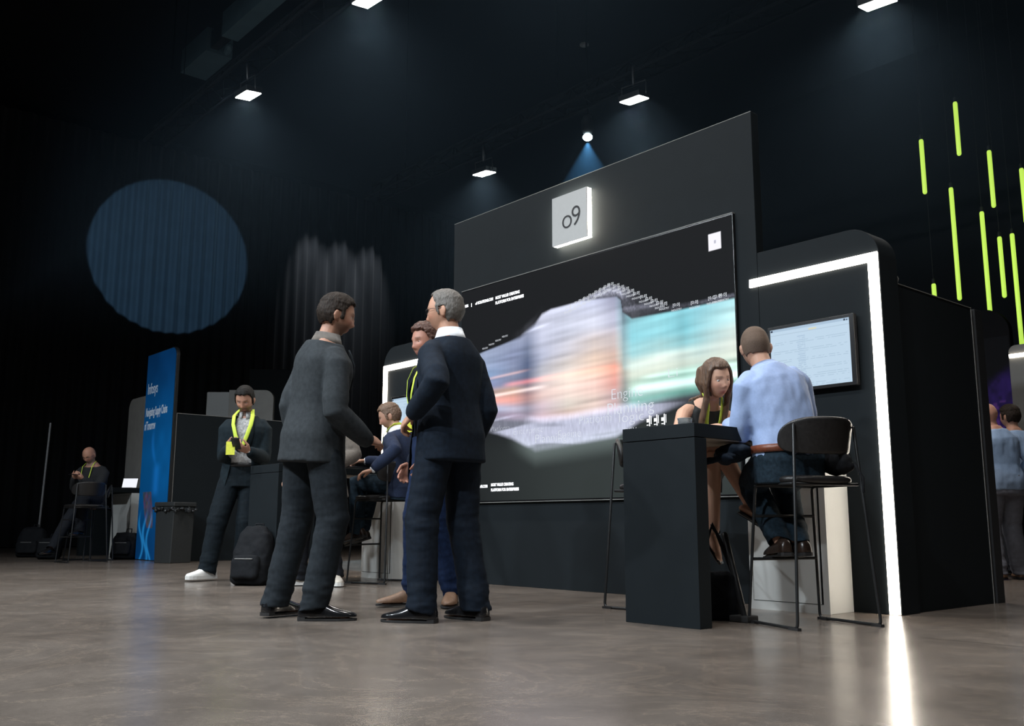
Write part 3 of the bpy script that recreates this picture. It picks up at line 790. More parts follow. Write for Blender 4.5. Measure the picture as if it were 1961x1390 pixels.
# ------------------------------------------------------------------ room
def floor_mat():
    m = bpy.data.materials.new('polished_concrete'); m.use_nodes = True
    nt = m.node_tree; b = nt.nodes['Principled BSDF']; L = nt.links.new
    tc = nt.nodes.new('ShaderNodeTexCoord')
    def noise_(scale, det, rough=.55, dist=0.):
        n = nt.nodes.new('ShaderNodeTexNoise'); n.inputs['Scale'].default_value = scale; n.inputs['Detail'].default_value = det
        n.inputs['Roughness'].default_value = rough; n.inputs['Distortion'].default_value = dist
        L(tc.outputs['Object'], n.inputs['Vector']); return n.outputs['Fac']
    def ramp(src, stops):
        r = nt.nodes.new('ShaderNodeValToRGB'); e = r.color_ramp.elements
        while len(e) < len(stops): e.new(.5)
        for i, (p, c) in enumerate(stops): e[i].position = p; e[i].color = (*c, 1)
        L(src, r.inputs[0]); return r.outputs[0]
    big = ramp(noise_(.55, 6, .6, .6), [(.32, (.112, .092, .077)), (.5, (.147, .122, .103)), (.68, (.188, .159, .136))])
    mid = ramp(noise_(3.5, 8, .65, .4), [(.3, (.78, .78, .78)), (.7, (1.16, 1.16, 1.16))])
    fine = ramp(noise_(60, 4, .6), [(.3, (.9, .9, .9)), (.7, (1.06, 1.06, 1.06))])
    wisp = ramp(noise_(1.1, 9, .75, 2.2), [(.48, (1, 1, 1)), (.5, (1.38, 1.34, 1.28)), (.52, (1, 1, 1))])
    col = big
    for f in (mid, fine, wisp):
        mx = nt.nodes.new('ShaderNodeMix'); mx.data_type = 'RGBA'; mx.blend_type = 'MULTIPLY'; mx.inputs[0].default_value = 1.
        L(col, mx.inputs[6]); L(f, mx.inputs[7]); col = mx.outputs[2]
    # saw-cut joints on a 4.5 m grid
    sp = nt.nodes.new('ShaderNodeSeparateXYZ'); L(tc.outputs['Object'], sp.inputs[0])
    jm = None
    for ax, off in (('X', .9), ('Y', 1.55)):
        a = nt.nodes.new('ShaderNodeMath'); a.operation = 'ADD'; a.inputs[1].default_value = off; L(sp.outputs[ax], a.inputs[0])
        p = nt.nodes.new('ShaderNodeMath'); p.operation = 'PINGPONG'; p.inputs[1].default_value = 3.; L(a.outputs[0], p.inputs[0])
        l = nt.nodes.new('ShaderNodeMath'); l.operation = 'LESS_THAN'; l.inputs[1].default_value = .006; L(p.outputs[0], l.inputs[0])
        if jm is None: jm = l.outputs[0]
        else:
            q = nt.nodes.new('ShaderNodeMath'); q.operation = 'MAXIMUM'; L(jm, q.inputs[0]); L(l.outputs[0], q.inputs[1]); jm = q.outputs[0]
    mx = nt.nodes.new('ShaderNodeMix'); mx.data_type = 'RGBA'; L(jm, mx.inputs[0]); L(col, mx.inputs[6]); mx.inputs[7].default_value = (.06, .052, .045, 1)
    L(mx.outputs[2], b.inputs['Base Color'])
    rr = nt.nodes.new('ShaderNodeMapRange'); L(noise_(1.6, 6, .6, .5), rr.inputs[0]); rr.inputs[3].default_value = .16; rr.inputs[4].default_value = .30
    L(rr.outputs[0], b.inputs['Roughness'])
    bp = nt.nodes.new('ShaderNodeBump'); bp.inputs['Strength'].default_value = .05; bp.inputs['Distance'].default_value = .01
    L(noise_(7, 3), bp.inputs['Height']); L(bp.outputs[0], b.inputs['Normal'])
    b.inputs['Specular IOR Level'].default_value = .5
    return m

def room():
    x0, x1, y0, y1, zt = -22.8, 8., -9., 18., 10.
    dark = mat('dark_hall_wall', (.004, .006, .009), .9, var=.3, nscale=.8)
    ceil = mat('black_hall_ceiling', (.003, .0045, .007), .95, var=.3, nscale=.6)
    f = MB(); f.box(x0, x1, y0, y1, -.1, 0); tag(f.build('floor', floor_mat()), kind='structure')
    f = MB(); f.box(x0, x1, y0, y1, zt, zt + .1); tag(f.build('ceiling', ceil), kind='structure')
    for n, b in (('wall_left', (x0 - .1, x0, y0, y1)), ('wall_right', (x1, x1 + .1, y0, y1)), ('wall_back', (x0, x1, y1, y1 + .1)), ('wall_front', (x0, x1, y0 - .1, y0))):
        f = MB(); f.box(*b, 0, zt); tag(f.build(n, dark), kind='structure')
room()

# pleated drape over the far end wall
def drape():
    cm = mat('black_drape_cloth', (.014, .016, .020), .8, var=.15, nscale=3, sheen=.1)
    mb = MB(); ys = np.arange(-6, 17.9, .03); zs = np.linspace(.02, 9.6, 9)
    for z in zs:
        for y in ys:
            k = 1 + .25 * math.sin(z * .6 + y)
            mb.v.append(V((-22.25 + .045 * k * math.sin(2 * PI * y / .29 + .5 * math.sin(y * 1.7)) + .02 * math.sin(2 * PI * y / .83 + z * .15), y, z)))
    n = len(ys)
    for i in range(len(zs) - 1):
        for j in range(n - 1):
            a = i * n + j; mb.f.append([a, a + 1, a + n + 1, a + n])
    o = mb.build('curtain', cm, smooth=True, solid=.004)
    tag(o, 'black pleated drape hanging across the far end of the dark hall', 'curtain')
drape()

# ------------------------------------------------------------------ display walls
def rpoly(x0, x1, z0, z1, rl=0., rr=0., n=10):
    p = [(x0, z0), (x1, z0)]
    if rr: p += [(x1 - rr + rr * math.cos(a), z1 - rr + rr * math.sin(a)) for a in [PI / 2 * i / n for i in range(n + 1)]]
    else: p.append((x1, z1))
    if rl: p += [(x0 + rl - rl * math.sin(a), z1 - rl + rl * math.cos(a)) for a in [PI / 2 * i / n for i in range(n + 1)]]
    else: p.append((x0, z1))
    return p

YW = 5.411
t = thing('exhibition_wall', 'tall dark grey exhibition wall carrying the big video screen', 'display wall', (-5.385, YW, 0))
MB().box(-7.10, -3.67, YW, YW + .085, 0, 3.40).build('wall_panel', M['booth'], t, True, bevel=.002)
e = MB(); e.box(-7.10, -3.67, YW - .001, YW + .004, 3.398, 3.402); e.build('edge_trim', M['edge'], t, True)
b = MB(); b.box(-7.0, -3.8, YW + .085, YW + .125, 0, .08); b.build('rear_rail', M['black_metal'], t, True)

def lin(c): 
    c = np.asarray(c, float) / 255.; return np.where(c <= .04045, c / 12.92, ((c + .055) / 1.055) ** 2.4)
def vnoise(u, v, nu, nv, seed):
    r = np.random.RandomState(seed); g = r.rand(nv + 2, nu + 2)
    x = np.clip(u, 0, 1) * nu; y = np.clip(v, 0, 1) * nv; i = x.astype(int); j = y.astype(int); a = x - i; b_ = y - j
    a = a * a * (3 - 2 * a); b_ = b_ * b_ * (3 - 2 * b_)
    return (g[j, i] * (1 - a) + g[j, i + 1] * a) * (1 - b_) + (g[j + 1, i] * (1 - a) + g[j + 1, i + 1] * a) * b_
def sm(x, a, b): 
    t_ = np.clip((x - a) / (b - a), 0, 1); return t_ * t_ * (3 - 2 * t_)

SX0, SX1, SZ0, SZ1 = -6.93, -3.845, .72, 2.675
def video(u, v):
    us = np.array([0, .104, .268, .330, .36, .397, .518, .640, .655, .66, .691, .833, 1.])
    T = np.interp(u, us, [.66, .687, .717, .760, .800, .813, .816, .800, .78, .73, .695, .690, .690])
    Bt = np.interp(u, [0, .1, .268, .354, .475, .607, .70, .80, 1.], [.40, .395, .362, .345, .345, .352, .36, .375, .39])
    G = np.interp(u, [0, .1, .17, .234, .332, .425, .531, .632, .71, .80, .86, 1.], [.33, .325, .30, .27, .205, .214, .226, .236, .286, .318, .34, .36])
    w = np.clip((v - Bt) / (T - Bt), 0, 1)
    cu = [.0, .12, .24, .30, .36, .46, .56, .63, .665, .69, .78, .86, .90, 1.]
    cw = [0, .10, .22, .34, .45, .60, .78, 1.]
    tab = [  # rows from below upwards, sRGB
        [(96,90,110), (110,100,120), (150,130,150), (140,125,140), (190,165,172), (200,172,160), (205,185,178), (190,160,160), (125,140,138), (120,178,165), (118,182,168), (100,165,150), (110,165,150), (120,176,160)],
        [(150,160,190), (165,175,205), (190,185,205), (170,165,185), (215,195,205), (225,215,205), (228,205,195), (200,170,172), (140,160,158), (170,215,210), (178,215,208), (150,200,190), (150,200,190), (190,222,212)],
        [(215,165,165), (235,170,160), (225,160,150), (190,150,150), (222,195,190), (236,215,205), (240,205,195), (220,160,150), (165,170,165), (178,205,190), (160,200,185), (150,195,180), (165,200,188), (190,220,205)],
        [(140,125,150), (170,150,150), (185,150,130), (140,125,135), (205,190,190), (228,212,200), (230,195,178), (225,160,142), (180,180,170), (212,222,208), (218,228,214), (205,220,208), (200,215,205), (225,235,222)],
        [(125,125,165), (130,140,178), (135,140,165), (110,120,150), (190,190,200), (215,205,200), (220,195,178), (205,175,162), (180,200,198), (212,230,222), (225,236,226), (205,225,218), (195,218,214), (232,240,230)],
        [(125,140,180), (130,155,190), (140,150,180), (105,120,155), (185,190,212), (200,198,208), (205,192,188), (195,182,182), (160,190,195), (165,218,224), (180,224,226), (150,210,218), (160,205,210), (222,238,232)],
        [(140,155,185), (150,165,195), (140,150,182), (130,142,172), (200,204,225), (206,210,228), (205,208,224), (178,180,200), (140,175,185), (140,205,216), (146,208,218), (130,200,212), (150,205,214), (190,228,230)],
        [(150,162,188), (158,170,198), (150,160,188), (160,168,195), (205,208,228), (205,210,230), (190,195,218), (150,152,175), (110,135,148), (135,190,200), (142,206,216), (134,200,212), (140,200,212), (175,222,228)]]
    tab = lin(np.array(tab))
    iu = np.interp(u, cu, np.arange(len(cu))); iw = np.interp(w, cw, np.arange(len(cw)))
    i = np.clip(iu.astype(int), 0, len(cu) - 2); j = np.clip(iw.astype(int), 0, len(cw) - 2)
    a = (iu - i)[..., None]; b_ = (iw - j)[..., None]; b_ = b_ * b_ * (3 - 2 * b_)
    c = (tab[j, i] * (1 - a) + tab[j, i + 1] * a) * (1 - b_) + (tab[j + 1, i] * (1 - a) + tab[j + 1, i + 1] * a) * b_
    # smeared streaks along the motion and faint upright banding
    s1 = vnoise(u, v + .02 * np.sin(u * 5), 7, 60, 1); s2 = vnoise(u, v - .04 * u, 4, 24, 2); s3 = vnoise(u, v * .5, 150, 3, 3)
    s4 = vnoise(u, v - .03 * u, 9, 80, 12)
    c = c * (1.10 + .34 * (s1 - .5) + .28 * (s2 - .5) + .22 * (s4 - .5) + .05 * (s3 - .5))[..., None]
    for uu, ww, k in ((.662, .010, -.10), (.30, .030, -.20), (.845, .018, -.12), (.64, .010, .10)):
        c = c * (1 + k * np.exp(-((u - uu) / ww) ** 2))[..., None]
    def streak(vc, sv, u0, u1, col, amt):
        g = np.exp(-((v - vc) / sv) ** 2) * sm(u, u0, u0 + .06) * (1 - sm(u, u1 - .08, u1)) * amt
        return g[..., None] * lin(col)
    c = c + streak(.470 + .03 * u, .008, .05, .40, (255, 235, 230), .7) + streak(.515, .010, .18, .66, (255, 120, 90), .55) + streak(.560 + .05 * (u - .2), .006, .10, .33, (255, 190, 160), .45)
    c = c + streak(.415 + .0 * u, .018, .66, 1.05, (235, 255, 250), .75) + streak(.455, .008, .70, 1.05, (220, 250, 245), .45) + streak(.73 + .16 * (u - .25), .006, .2, .42, (230, 235, 255), .3)
    soft = .006 + .012 * np.exp(-((u - .30) / .06) ** 2)
    m = sm(v, Bt - .03, Bt + .012) * (1 - sm(v, T - soft, T + soft))
    # blurred captions: top ridge and the broad lower band
    ridge = np.interp(u, [.44, .49, .557, .613, .667, .744, .801, .90, 1.], [.80, .812, .838, .858, .835, .765, .722, .712, .712])
    rg = np.clip(1 - abs(v - (ridge + T) / 2) / np.maximum(.008, (ridge - T) * .55), 0, 1) * sm(u, .44, .56) * (1 - .6 * sm(u, .64, .72))
    hf = vnoise(u, v, 260, 120, 5)
    rg = rg * (.25 + .75 * sm(vnoise(u, v, 3, 34, 6), .3, .7)) * (.5 + .7 * hf)
    lb = sm(v, G - .012, G + .015) * (1 - sm(v, Bt - .012, Bt + .02)) * sm(u, .04, .10) * (1 - .75 * sm(u, .72, .86))
    ln = .35 + .65 * sm(vnoise(u, v + .01 * np.sin(u * 14), 5, 46, 8), .35, .65)
    lt = .86 + .22 * (vnoise(u, v, 230, 50, 9) - .2)
    low = lb * ln * lt
    bg = np.zeros_like(c); bg[...] = lin((17, 19, 20)); 
    glow = sm(v, .0, .15) * 0 + (1 - sm(v, .18, .42)); bg = bg + (glow * (.30 + .70 * sm(u, 0, .55)))[..., None] * lin((44, 50, 48))
    halo = sm(v, G - .085, G + .01) * (1 - sm(v, G, G + .06)) * sm(u, .2, .32) * (1 - sm(u, .62, .70)); bg = bg + halo[..., None] * lin((88, 98, 96))
    steps = (sm(v, T - .01, T) * (1 - sm(v, T + .02, T + .05))) * (np.exp(-((u - .30) / .04) ** 2) * .5 + sm(u, .66, .67) * (1 - sm(u, .69, .80)) * .9) * np.floor(2 + 2 * vnoise(u, v * 0, 40, 1, 4)) / 4
    out = bg * (1 - m)[..., None] + c * m[..., None] + (rg * .9)[..., None] * lin((200, 202, 225)) + (low * .95)[..., None] * lin((205, 208, 232)) + (steps * .25)[..., None] * lin((150, 152, 165))
    # small white emblem square with a dark core, and the block glyphs low on the right
    sq = (abs(u - .951) < .0175) & (abs(v - .917) < .0315)
    core = sq & (abs(u - .952) < .0028) & (abs(v - .915) < .006)
    out = np.where(sq[..., None], lin((246, 244, 252)) * 1.05, out); out = np.where(core[..., None], lin((190, 190, 205)), out)
    return out
t = thing('video_wall', 'huge lit video screen showing blurred pastel city imagery', 'screen', (-5.385, YW, 0))
MB().box(-6.938, -3.837, YW - .026, YW, .708, 2.688).build('cabinet', M['blackgloss'], t, True, bevel=.002)
e = MB(); e.box(-6.938, -3.837, YW - .030, YW, 2.687, 2.692); e.box(-6.938, -3.837, YW - .030, YW, .703, .708); e.build('edge_trim', M['edge'], t, True)
screen_grid('display', 560, 330, (SX0, YW - .0285, SZ0), (SX1 - SX0, 0, 0), (0, 0, SZ1 - SZ0), video, screen_mat('led_wall_picture', 1.0), t)
def stext(body, u, v, hgt, width=None, m=None, bold=.0):
    o = text_mesh('tx', body, hgt * 1.42, (SX0 + u * (SX1 - SX0), YW - .0295, SZ0 + v * (SZ1 - SZ0)), (1, 0, 0), (0, 0, 1), m, t, extrude=.0002, bold=bold)
    if width:
        xs = [q.co.x for q in o.data.vertices]; x0 = min(xs); w_ = max(xs) - x0; k = width / w_
        for q in o.data.vertices: q.co.x = x0 + (q.co.x - x0) * k
    return o
L = [stext('MOST VALUE CREATING', .160, .924, .026, .33, M['text_white'], .0012), stext('PLATFORM FOR ENTERPRISES', .160, .900, .026, .385, M['text_white'], .0012),
     stext('o9 SOLUTIONS.COM', .066, .924, .026, .255, M['text_white'], .0012), stext(': 2026', .004, .924, .026, .085, M['text_white'], .0012), stext('|', .045, .924, .026, .008, M['text_white'], .0012),
     stext('MOST VALUE CREATING', .144, .065, .024, .30, M['text_white'], .0012), stext('PLATFORM FOR ENTERPRISES', .144, .042, .024, .37, M['text_white'], .0012), stext('o9 SOLUTIONS.COM', .045, .060, .024, .255, M['text_white'], .0012)]
join_meshes('lettering', L, t, M['text_white'])
L = []; rnd = random.Random(4)
for i in range(30):
    u_ = .455 + .505 * i / 29 + rnd.uniform(-.004, .004); vt = float(np.interp(u_, [.44, .557, .613, .667, .744, .801, .88, 1.], [.795, .835, .855, .815, .752, .712, .704, .712]))
    if .80 < u_ < .93 and i % 3: continue
    L += [stext('[0.0]', u_, vt - .002, .022, .064, M['text_dim']), stext('INDUSTRY', u_ - .004, vt - .020, .015, .095, M['text_dim'])]
for i in range(10):
    u_ = .08 + .035 * i; L += [stext('INDUSTRY', .10 + .03 * i, .700 + .012 * i, .016, .08, M['text_dim'])] if i < 4 else []
F = []
for u_, v_, s_, h_ in ((.615, .385, 'Engine', .085), (.600, .325, 'Planning', .095), (.640, .290, 'logic', .08), (.655, .245, 'ogy', .07), (.50, .30, 'Platform', .07), (.42, .25, 'Engine', .07), (.33, .24, 'Planning', .075), (.24, .285, 'Enterprise', .06), (.14, .31, 'Platform', .05), (.80, .44, 'Li', .07)):
    F += [stext(s_, u_ + dx_, v_ + dz_, h_, h_ * len(s_) * .62, M['text_faint'], -.0025) for dx_, dz_ in ((0, 0),)]
join_meshes('caption', L, t, M['text_dim']); join_meshes('headline', F, t, M['text_faint'])
g = MB()
for i, u_ in enumerate((.735, .758, .781)):
    x = SX0 + u_ * (SX1 - SX0); z = SZ0 + .265 * (SZ1 - SZ0)
    g.box(x + .016, x + .025, YW - .0296, YW - .029, z, z + .08)
    g.box(x - .008, x + .012, YW - .0296, YW - .029, z + .030, z + .055); g.box(x + .034, x + .038, YW - .0296, YW - .029, z + .015, z + .075)
    g.box(x - .008, x + .010, YW - .0296, YW - .029, z + .006, z + .012)
g.build('glyph', M['text_white'], t, True)

t = thing('logo_sign', 'square pale sign box with two-character logo, glowing round its edges above the video screen', 'sign', (-5.435, YW, 3.045))
MB().box(-5.640, -5.228, YW - .070, YW - .062, 2.832, 3.256).build('face_panel', M['sign_face'], t, True)
MB().box(-5.638, -5.230, YW - .062, YW - .012, 2.834, 3.254).build('halo_box', M['sign_glow'], t, True)
L = [text_mesh('tx', 'o9', .250, (-5.528, YW - .0715, 2.955), (1, 0, 0), (0, 0, 1), M['ink'], t, extrude=.001, spacing=.80, bold=-.003)]
join_meshes('lettering', L, t, M['ink'])

def demo_panel(name, label, x0, x1, ztop, rl, rr, depth=.22, y=YW, m='booth', radius=.2):
    t = thing(name, label, 'display wall', ((x0 + x1) / 2, y, 0))
    p = MB(); p.prism(rpoly(x0, x1, 0, ztop, radius if rl else 0, radius if rr else 0), 'y', y, y + depth); p.build('front_panel', M[m], t, True, bevel=.003)
    return t
t = demo_panel('demo_booth', 'dark demo booth outlined by a bright LED corner, right of the video screen', -3.668, -2.79, 2.362, False, True)
l = MB(); l.box(-3.73, -2.797, YW - .014, YW + .001, 2.125, 2.180); l.box(-2.860, -2.797, YW - .014, YW + .001, .004, 2.125); l.build('led_strip', M['led'], t, True)
MB().box(-2.87, -2.815, YW + .222, 6.715, 0, 2.022).build('side_panel', M['booth'], t, True, bevel=.002)
e = MB(); e.box(-2.818, -2.808, YW + .222, YW + .228, 0, 2.03); e.box(-2.818, -2.811, 6.713, 6.720, 0, 2.03); e.box(-2.818, -2.811, YW + .222, 6.72, 2.022, 2.027); e.build('edge_trim', M['edge'], t, True)
MB().box(-3.6, -2.80, 6.745, 6.86, 0, 2.02).build('back_panel', M['black'], t, True, bevel=.002)
c = MB(); c.tube([(-2.83, 5.69, 2.02), (-2.815, 5.69, 2.06), (-2.83, 5.68, 2.10), (-2.86, 5.66, 2.13)], .004, 6); c.build('loose_cable', M['edge'], t, True, smooth=True)

t = demo_panel('demo_booth', 'dark demo booth with LED corner, left of the video screen behind the standing men', -8.29, -7.102, 2.33, True, False)
l = MB(); l.box(-8.275, -7.05, YW - .014, YW + .001, 2.085, 2.140); l.box(-8.275, -8.212, YW - .014, YW + .001, .004, 2.085); l.build('led_strip', M['led'], t, True)
MB().box(-8.27, -8.215, YW + .222, 6.715, 0, 2.022).build('side_panel', M['booth'], t, True, bevel=.002)

def monitor_ui(u, v):
    c = np.ones(u.shape + (3,)) * lin((198, 221, 240)); 
    c[v > .955] = lin((176, 200, 222)); c[(v < .90) & (v > .895)] = lin((175, 196, 214))
    rows = ((v * 34) % 1 < .12) & (v < .80); n = vnoise(u, v, 40, 34, 3)
    c[rows & (n > .35) & (u > .04) & (u < .97)] = lin((172, 196, 216))
    c[(abs(u - .40) < .05) & (v < .85) & (((v * 34) % 1) < .5) & (vnoise(u, v, 60, 34, 6) > .4)] = lin((178, 202, 224))
    c[(abs(u - .02) < .012) & (abs(v - .97) < .015)] = lin((40, 50, 70)); c[(abs(u - .945) < .012) & (abs(v - .97) < .016)] = lin((60, 70, 90)); c[(abs(u - .975) < .008) & (abs(v - .97) < .012)] = lin((80, 90, 110))
    c[(abs(u - .55) < .05) & (abs(v - .925) < .012)] = lin((226, 222, 190))
    return c
MUI = screen_mat('monitor_picture', .95)
def monitor(label, x0, x1, z0, z1):
    t = thing('monitor', label, 'monitor', ((x0 + x1) / 2, YW, (z0 + z1) / 2), group=None)
    MB().box(x0 - .022, x1 + .03, YW - .055, YW - .018, z0 - .022, z1 + .022).build('bezel', M['blackgloss'], t, True, bevel=.003)
    MB().box(x0 + .1, x1 - .1, YW - .018, YW, z0 + .08, z1 - .08).build('wall_mount', M['black_metal'], t, True)
    screen_grid('display', 190, 130, (x0, YW - .0562, z0), (x1 - x0, 0, 0), (0, 0, z1 - z0), monitor_ui, MUI, t)
monitor('wall monitor showing a pale data table, beside the man in blue shirt', -3.553, -2.983, 1.385, 1.790)
monitor('wall monitor inside the left LED corner, mostly hidden by the navy suit', -8.03, -7.46, 1.36, 1.765)

def bar_table(label, x0, x1, y0, y1, leg=True):
    t = thing('bar_table', label, 'table', ((x0 + x1) / 2, (y0 + y1) / 2, 0))
    MB().box(x0, x1, y0, y1, .968, 1.040).build('tabletop', M['booth'], t, True, bevel=.002)
    MB().box(x0 + .012, x1 - .012, y0 + (.10 if leg else .012), y1, .962, .968).build('underside', M['beige_under'], t, True)
    if leg: MB().box(x0, x1, y0, y0 + .098, 0, .964).build('leg_panel', M['booth'], t, True, bevel=.002)
    return t
bar_table('dark waist-high bar table with slab leg beside the seated woman', -3.585, -3.085, 3.925, YW - .002)
bar_table('dark bar table at the left demo booth, in front of the person in blue knit', -8.20, -7.65, 3.93, YW - .018)
def cabinet(label, x0, x1, y0, y1, h=.960, dm='white_lam'):
    t = thing('cabinet', label, 'cabinet', ((x0 + x1) / 2, y1, 0))
    MB().box(x0, x1, y0 + .016, y1, .0, h).build('body', M[dm], t, True, bevel=.002)
    f = MB(); f.box(x0, x0 + .022, y0, y0 + .016, .0, h); f.box(x1 - .04, x1, y0, y0 + .016, .0, h); f.box(x0 + .022, x1 - .04, y0, y0 + .016, 0, .052); f.box(x0 + .022, x1 - .04, y0, y0 + .016, h - .03, h); f.build('face_frame', M[dm], t, True)
    MB().box(x0 + .022, x1 - .04, y0 + .0155, y0 + .0165, .052, h - .03).build('gap_shade_sheet', M['gapdark'], t, True)  # dark sheet: shade of the door gap put into its colour
    d = MB().box(x0 + .026, x1 - .048, y0 - .001, y0 + .0154, .056, h - .034).build('door', M[dm], t, True, bevel=.001)
    MB().box(x1 - .052, x1 - .048, y0 - .0015, y0 + .010, .056, h - .034).build('grip_edge', M['gapdark'], d)
    for v_ in bpy.data.objects[d.name].children[0].data.vertices: v_.co = ROOT[t.name].inverted() @ v_.co
    return t
cabinet('white laminate cabinet under the right bar table, behind the man in blue shirt', -3.64, -3.09, 5.145, YW - .002)
cabinet('white laminate cabinet at the left demo booth behind the wire stool', -8.20, -7.65, 5.145, YW - .002)

def stool(label, x, y, rz, m='leather'):
    t = thing('bar_stool', label, 'stool', (x, y, 0), rz, 'wire frame bar stools')
    def arc(a, b, c, r=.03, n=4):
        a, b, c = V(a), V(b), V(c); p = b + (a - b).normalized() * r; q = b + (c - b).normalized() * r
        return [p.lerp(b, i / n).lerp(b.lerp(q, i / n), i / n) for i in range(n + 1)]
    for sg in (-1, 1):
        top = V((sg * .195, -.205, 1.03)); rb = V((sg * .262, -.250, .009)); fb = V((sg * .235, .19, .009)); ft = V((sg * .190, .150, .728)); sr = V((sg * .212, -.19, .728))
        mb = MB(); mb.tube([top] + arc(top, rb, fb) + arc(rb, fb, ft) + arc(fb, ft, sr) + [sr], .0082, 10)
        mb.build('side_frame', M['black_metal'], t, smooth=True)
        for p in (rb, fb):
            f = MB(); q = p + (fb - rb).normalized() * (.05 if p is rb else -.05); f.box(min(p.x, q.x) - .010, max(p.x, q.x) + .010, min(p.y, q.y) - .012, max(p.y, q.y) + .012, 0, .014); f.build('glide', M['rubber'], t)
    def at(z): f_ = (z - .009) / (.728 - .009); return .235 + (.190 - .235) * f_, .19 + (.15 - .19) * f_
    for z in (.335, .565):
        x_, y_ = at(z); mb = MB(); mb.tube([(-x_, y_, z), (x_, y_, z)], .0082, 10); mb.build('foot_rail' if z < .5 else 'cross_rail', M['black_metal'], t, smooth=True)
    for xa_, ya_ in ((.212, -.19), (.19, .15)): mb = MB(); mb.tube([(-xa_, ya_, .728), (xa_, ya_, .728)], .0082, 10); mb.build('seat_rail', M['black_metal'], t, smooth=True)
    s = MB(); rings = []
    for z, k in ((.728, .90), (.735, .97), (.752, 1.), (.768, .97), (.776, .86)):
        rings.append(sring(V((0, -.01, z)), Matrix.Identity(3), .222 * k, .205 * k, 0, 36, 4))
    s.loft(rings); s.build('seat', M[m], t, smooth=True, subsurf=1)
    b = MB(); nu, nv = 25, 9; pts = []
    for j in range(nv):
        v = -1 + 2 * j / (nv - 1)
        for i in range(nu):
            u = -1 + 2 * i / (nu - 1)
            kx = (1 - .18 * abs(v) ** 3.); a = u * 1.08 * kx; kv = (1 - .25 * abs(u) ** 4)
            pts.append(V((math.sin(a) * .258, .012 - math.cos(a) * .262 - .02 * v, .978 + .098 * v * kv - .012 * (1 - math.cos(a)))))
    b.add(pts, [(j * nu + i, j * nu + i + 1, (j + 1) * nu + i + 1, (j + 1) * nu + i) for j in range(nv - 1) for i in range(nu - 1)])
    b.build('backrest', M[m], t, smooth=True, solid=.030, subsurf=1)
    return t
def hd(dx, dy): return math.atan2(-dx, dy)
stool('black wire bar stool with curved leather back under the blue shirt man', -2.88, 4.57, hd(-.943, .331))
stool('black bar stool under the seated woman behind the bar table', -3.98, 4.70, hd(1, 0))
stool('black wire bar stool under the man in blue knit sweater', -7.36, 4.82, hd(-.94, -.33))
stool('dark bar stool at far left under the bald man in dark sweater', -14.30, 4.42, facing(.55, -.85)[0])
stool('empty dark bar stool with high curved back beside the far left cabinet', -13.72, 4.16, facing(.75, .65)[0])

# ------------------------------------------------------------------ far booths
def banner_pic(u, v):
    top = lin((3, 52, 98)); mid = lin((4, 88, 150)); low = lin((3, 62, 115))
    c = np.where((v > .45)[..., None], mid + (top - mid) * sm(v, .45, 1.)[..., None], low + (mid - low) * sm(v, .0, .45)[..., None])
    c = c * (.8 + .35 * sm(u, 0, .9))[..., None]
    c = c * (1 + .25 * (vnoise(u, v, 6, 14, 3) - .5))[..., None]
    col = np.exp(-((u - .55 - .02 * v) / .10) ** 2) * sm(v, .28, .33) * (1 - sm(v, .42, .47)); c = c + col[..., None] * lin((20, 90, 160)) * .7
    # a loaded ship seen from above and its glowing wake
    a = (u - .42) * .83 - (v - .20) * -.55; b_ = (v - .20) * 3.03
    along = (v - .235) / .085; across = (u - (.36 - 1.0 * (v - .235))) / .15
    ship = (abs(along) < 1) & (abs(across) < 1 - .35 * np.clip(-along, 0, 1) ** 2)
    n = vnoise(u, v, 26, 60, 8); cont = np.stack([.03 + .10 * n, .05 + .05 * vnoise(u, v, 26, 60, 9), .08 + .12 * vnoise(u, v, 26, 60, 10)], -1)
    c = np.where(ship[..., None], cont * .8, c)
    for k, ph, w_ in ((.14, .0, .03), (.30, 1.3, .035), (.44, 2.2, .03)):
        ln_ = np.exp(-((u - k - .10 * np.sin(v * 26 + ph) * (1 - v * 2) - .55 * (v - .1) * (k - .5)) / w_) ** 2) * (1 - sm(v, .14, .25)); c = c + ln_[..., None] * lin((40, 140, 205)) * .8
    sw = np.exp(-((u - .62 + .25 * np.sin((v - .4) * 9)) / .05) ** 2) * sm(v, .42, .5) * (1 - sm(v, .56, .64)); c = c + sw[..., None] * lin((20, 90, 160)) * .5
    return c
t = thing('banner_booth', 'tall backlit blue banner wall reading Navigating Supply Chains of Tomorrow', 'banner', (-13.73, 5.06, 0))
bx0, bx1, bz = -14.17, -13.06, 3.0
MBp = MB(); MBp.prism(rpoly(bx0, bx1, 0, bz, .0, .14), 'y', 5.065, 5.115); MBp.build('frame', M['black_metal'], t, True, bevel=.004)
scr = screen_grid('printed_face', 70, 240, (bx0 + .012, 5.062, .012), (bx1 - bx0 - .024, 0, 0), (0, 0, bz - .024), banner_pic, screen_mat('backlit_print', .62, .5), t)
for v_ in scr.data.vertices:   # follow the frame's rounded corner
    x_, z_ = v_.co.x + (-13.73), v_.co.z; r_ = .135; cx_, cz_ = bx1 - .012 - r_, bz - .012 - r_
    if x_ > cx_ and z_ > cz_:
        d_ = V((x_ - cx_, z_ - cz_)); m_ = max(d_.x, d_.y)
        if d_.length > 1e-6: d_ = d_ * (m_ / d_.length)
        v_.co.x = cx_ + d_.x + 13.73; v_.co.z = cz_ + d_.y
def btext(body, x, z, hgt, width, bold=.002):
    o = text_mesh('tx', body, hgt * 1.42, (x, 5.060, z), (1, 0, 0), (0, 0, 1), M['print_white'], t, extrude=.0004, bold=bold)
    xs = [q.co.x for q in o.data.vertices]; k = width / (max(xs) - min(xs)); x0_ = min(xs)
    for q in o.data.vertices: q.co.x = x0_ + (q.co.x - x0_) * k
    return o
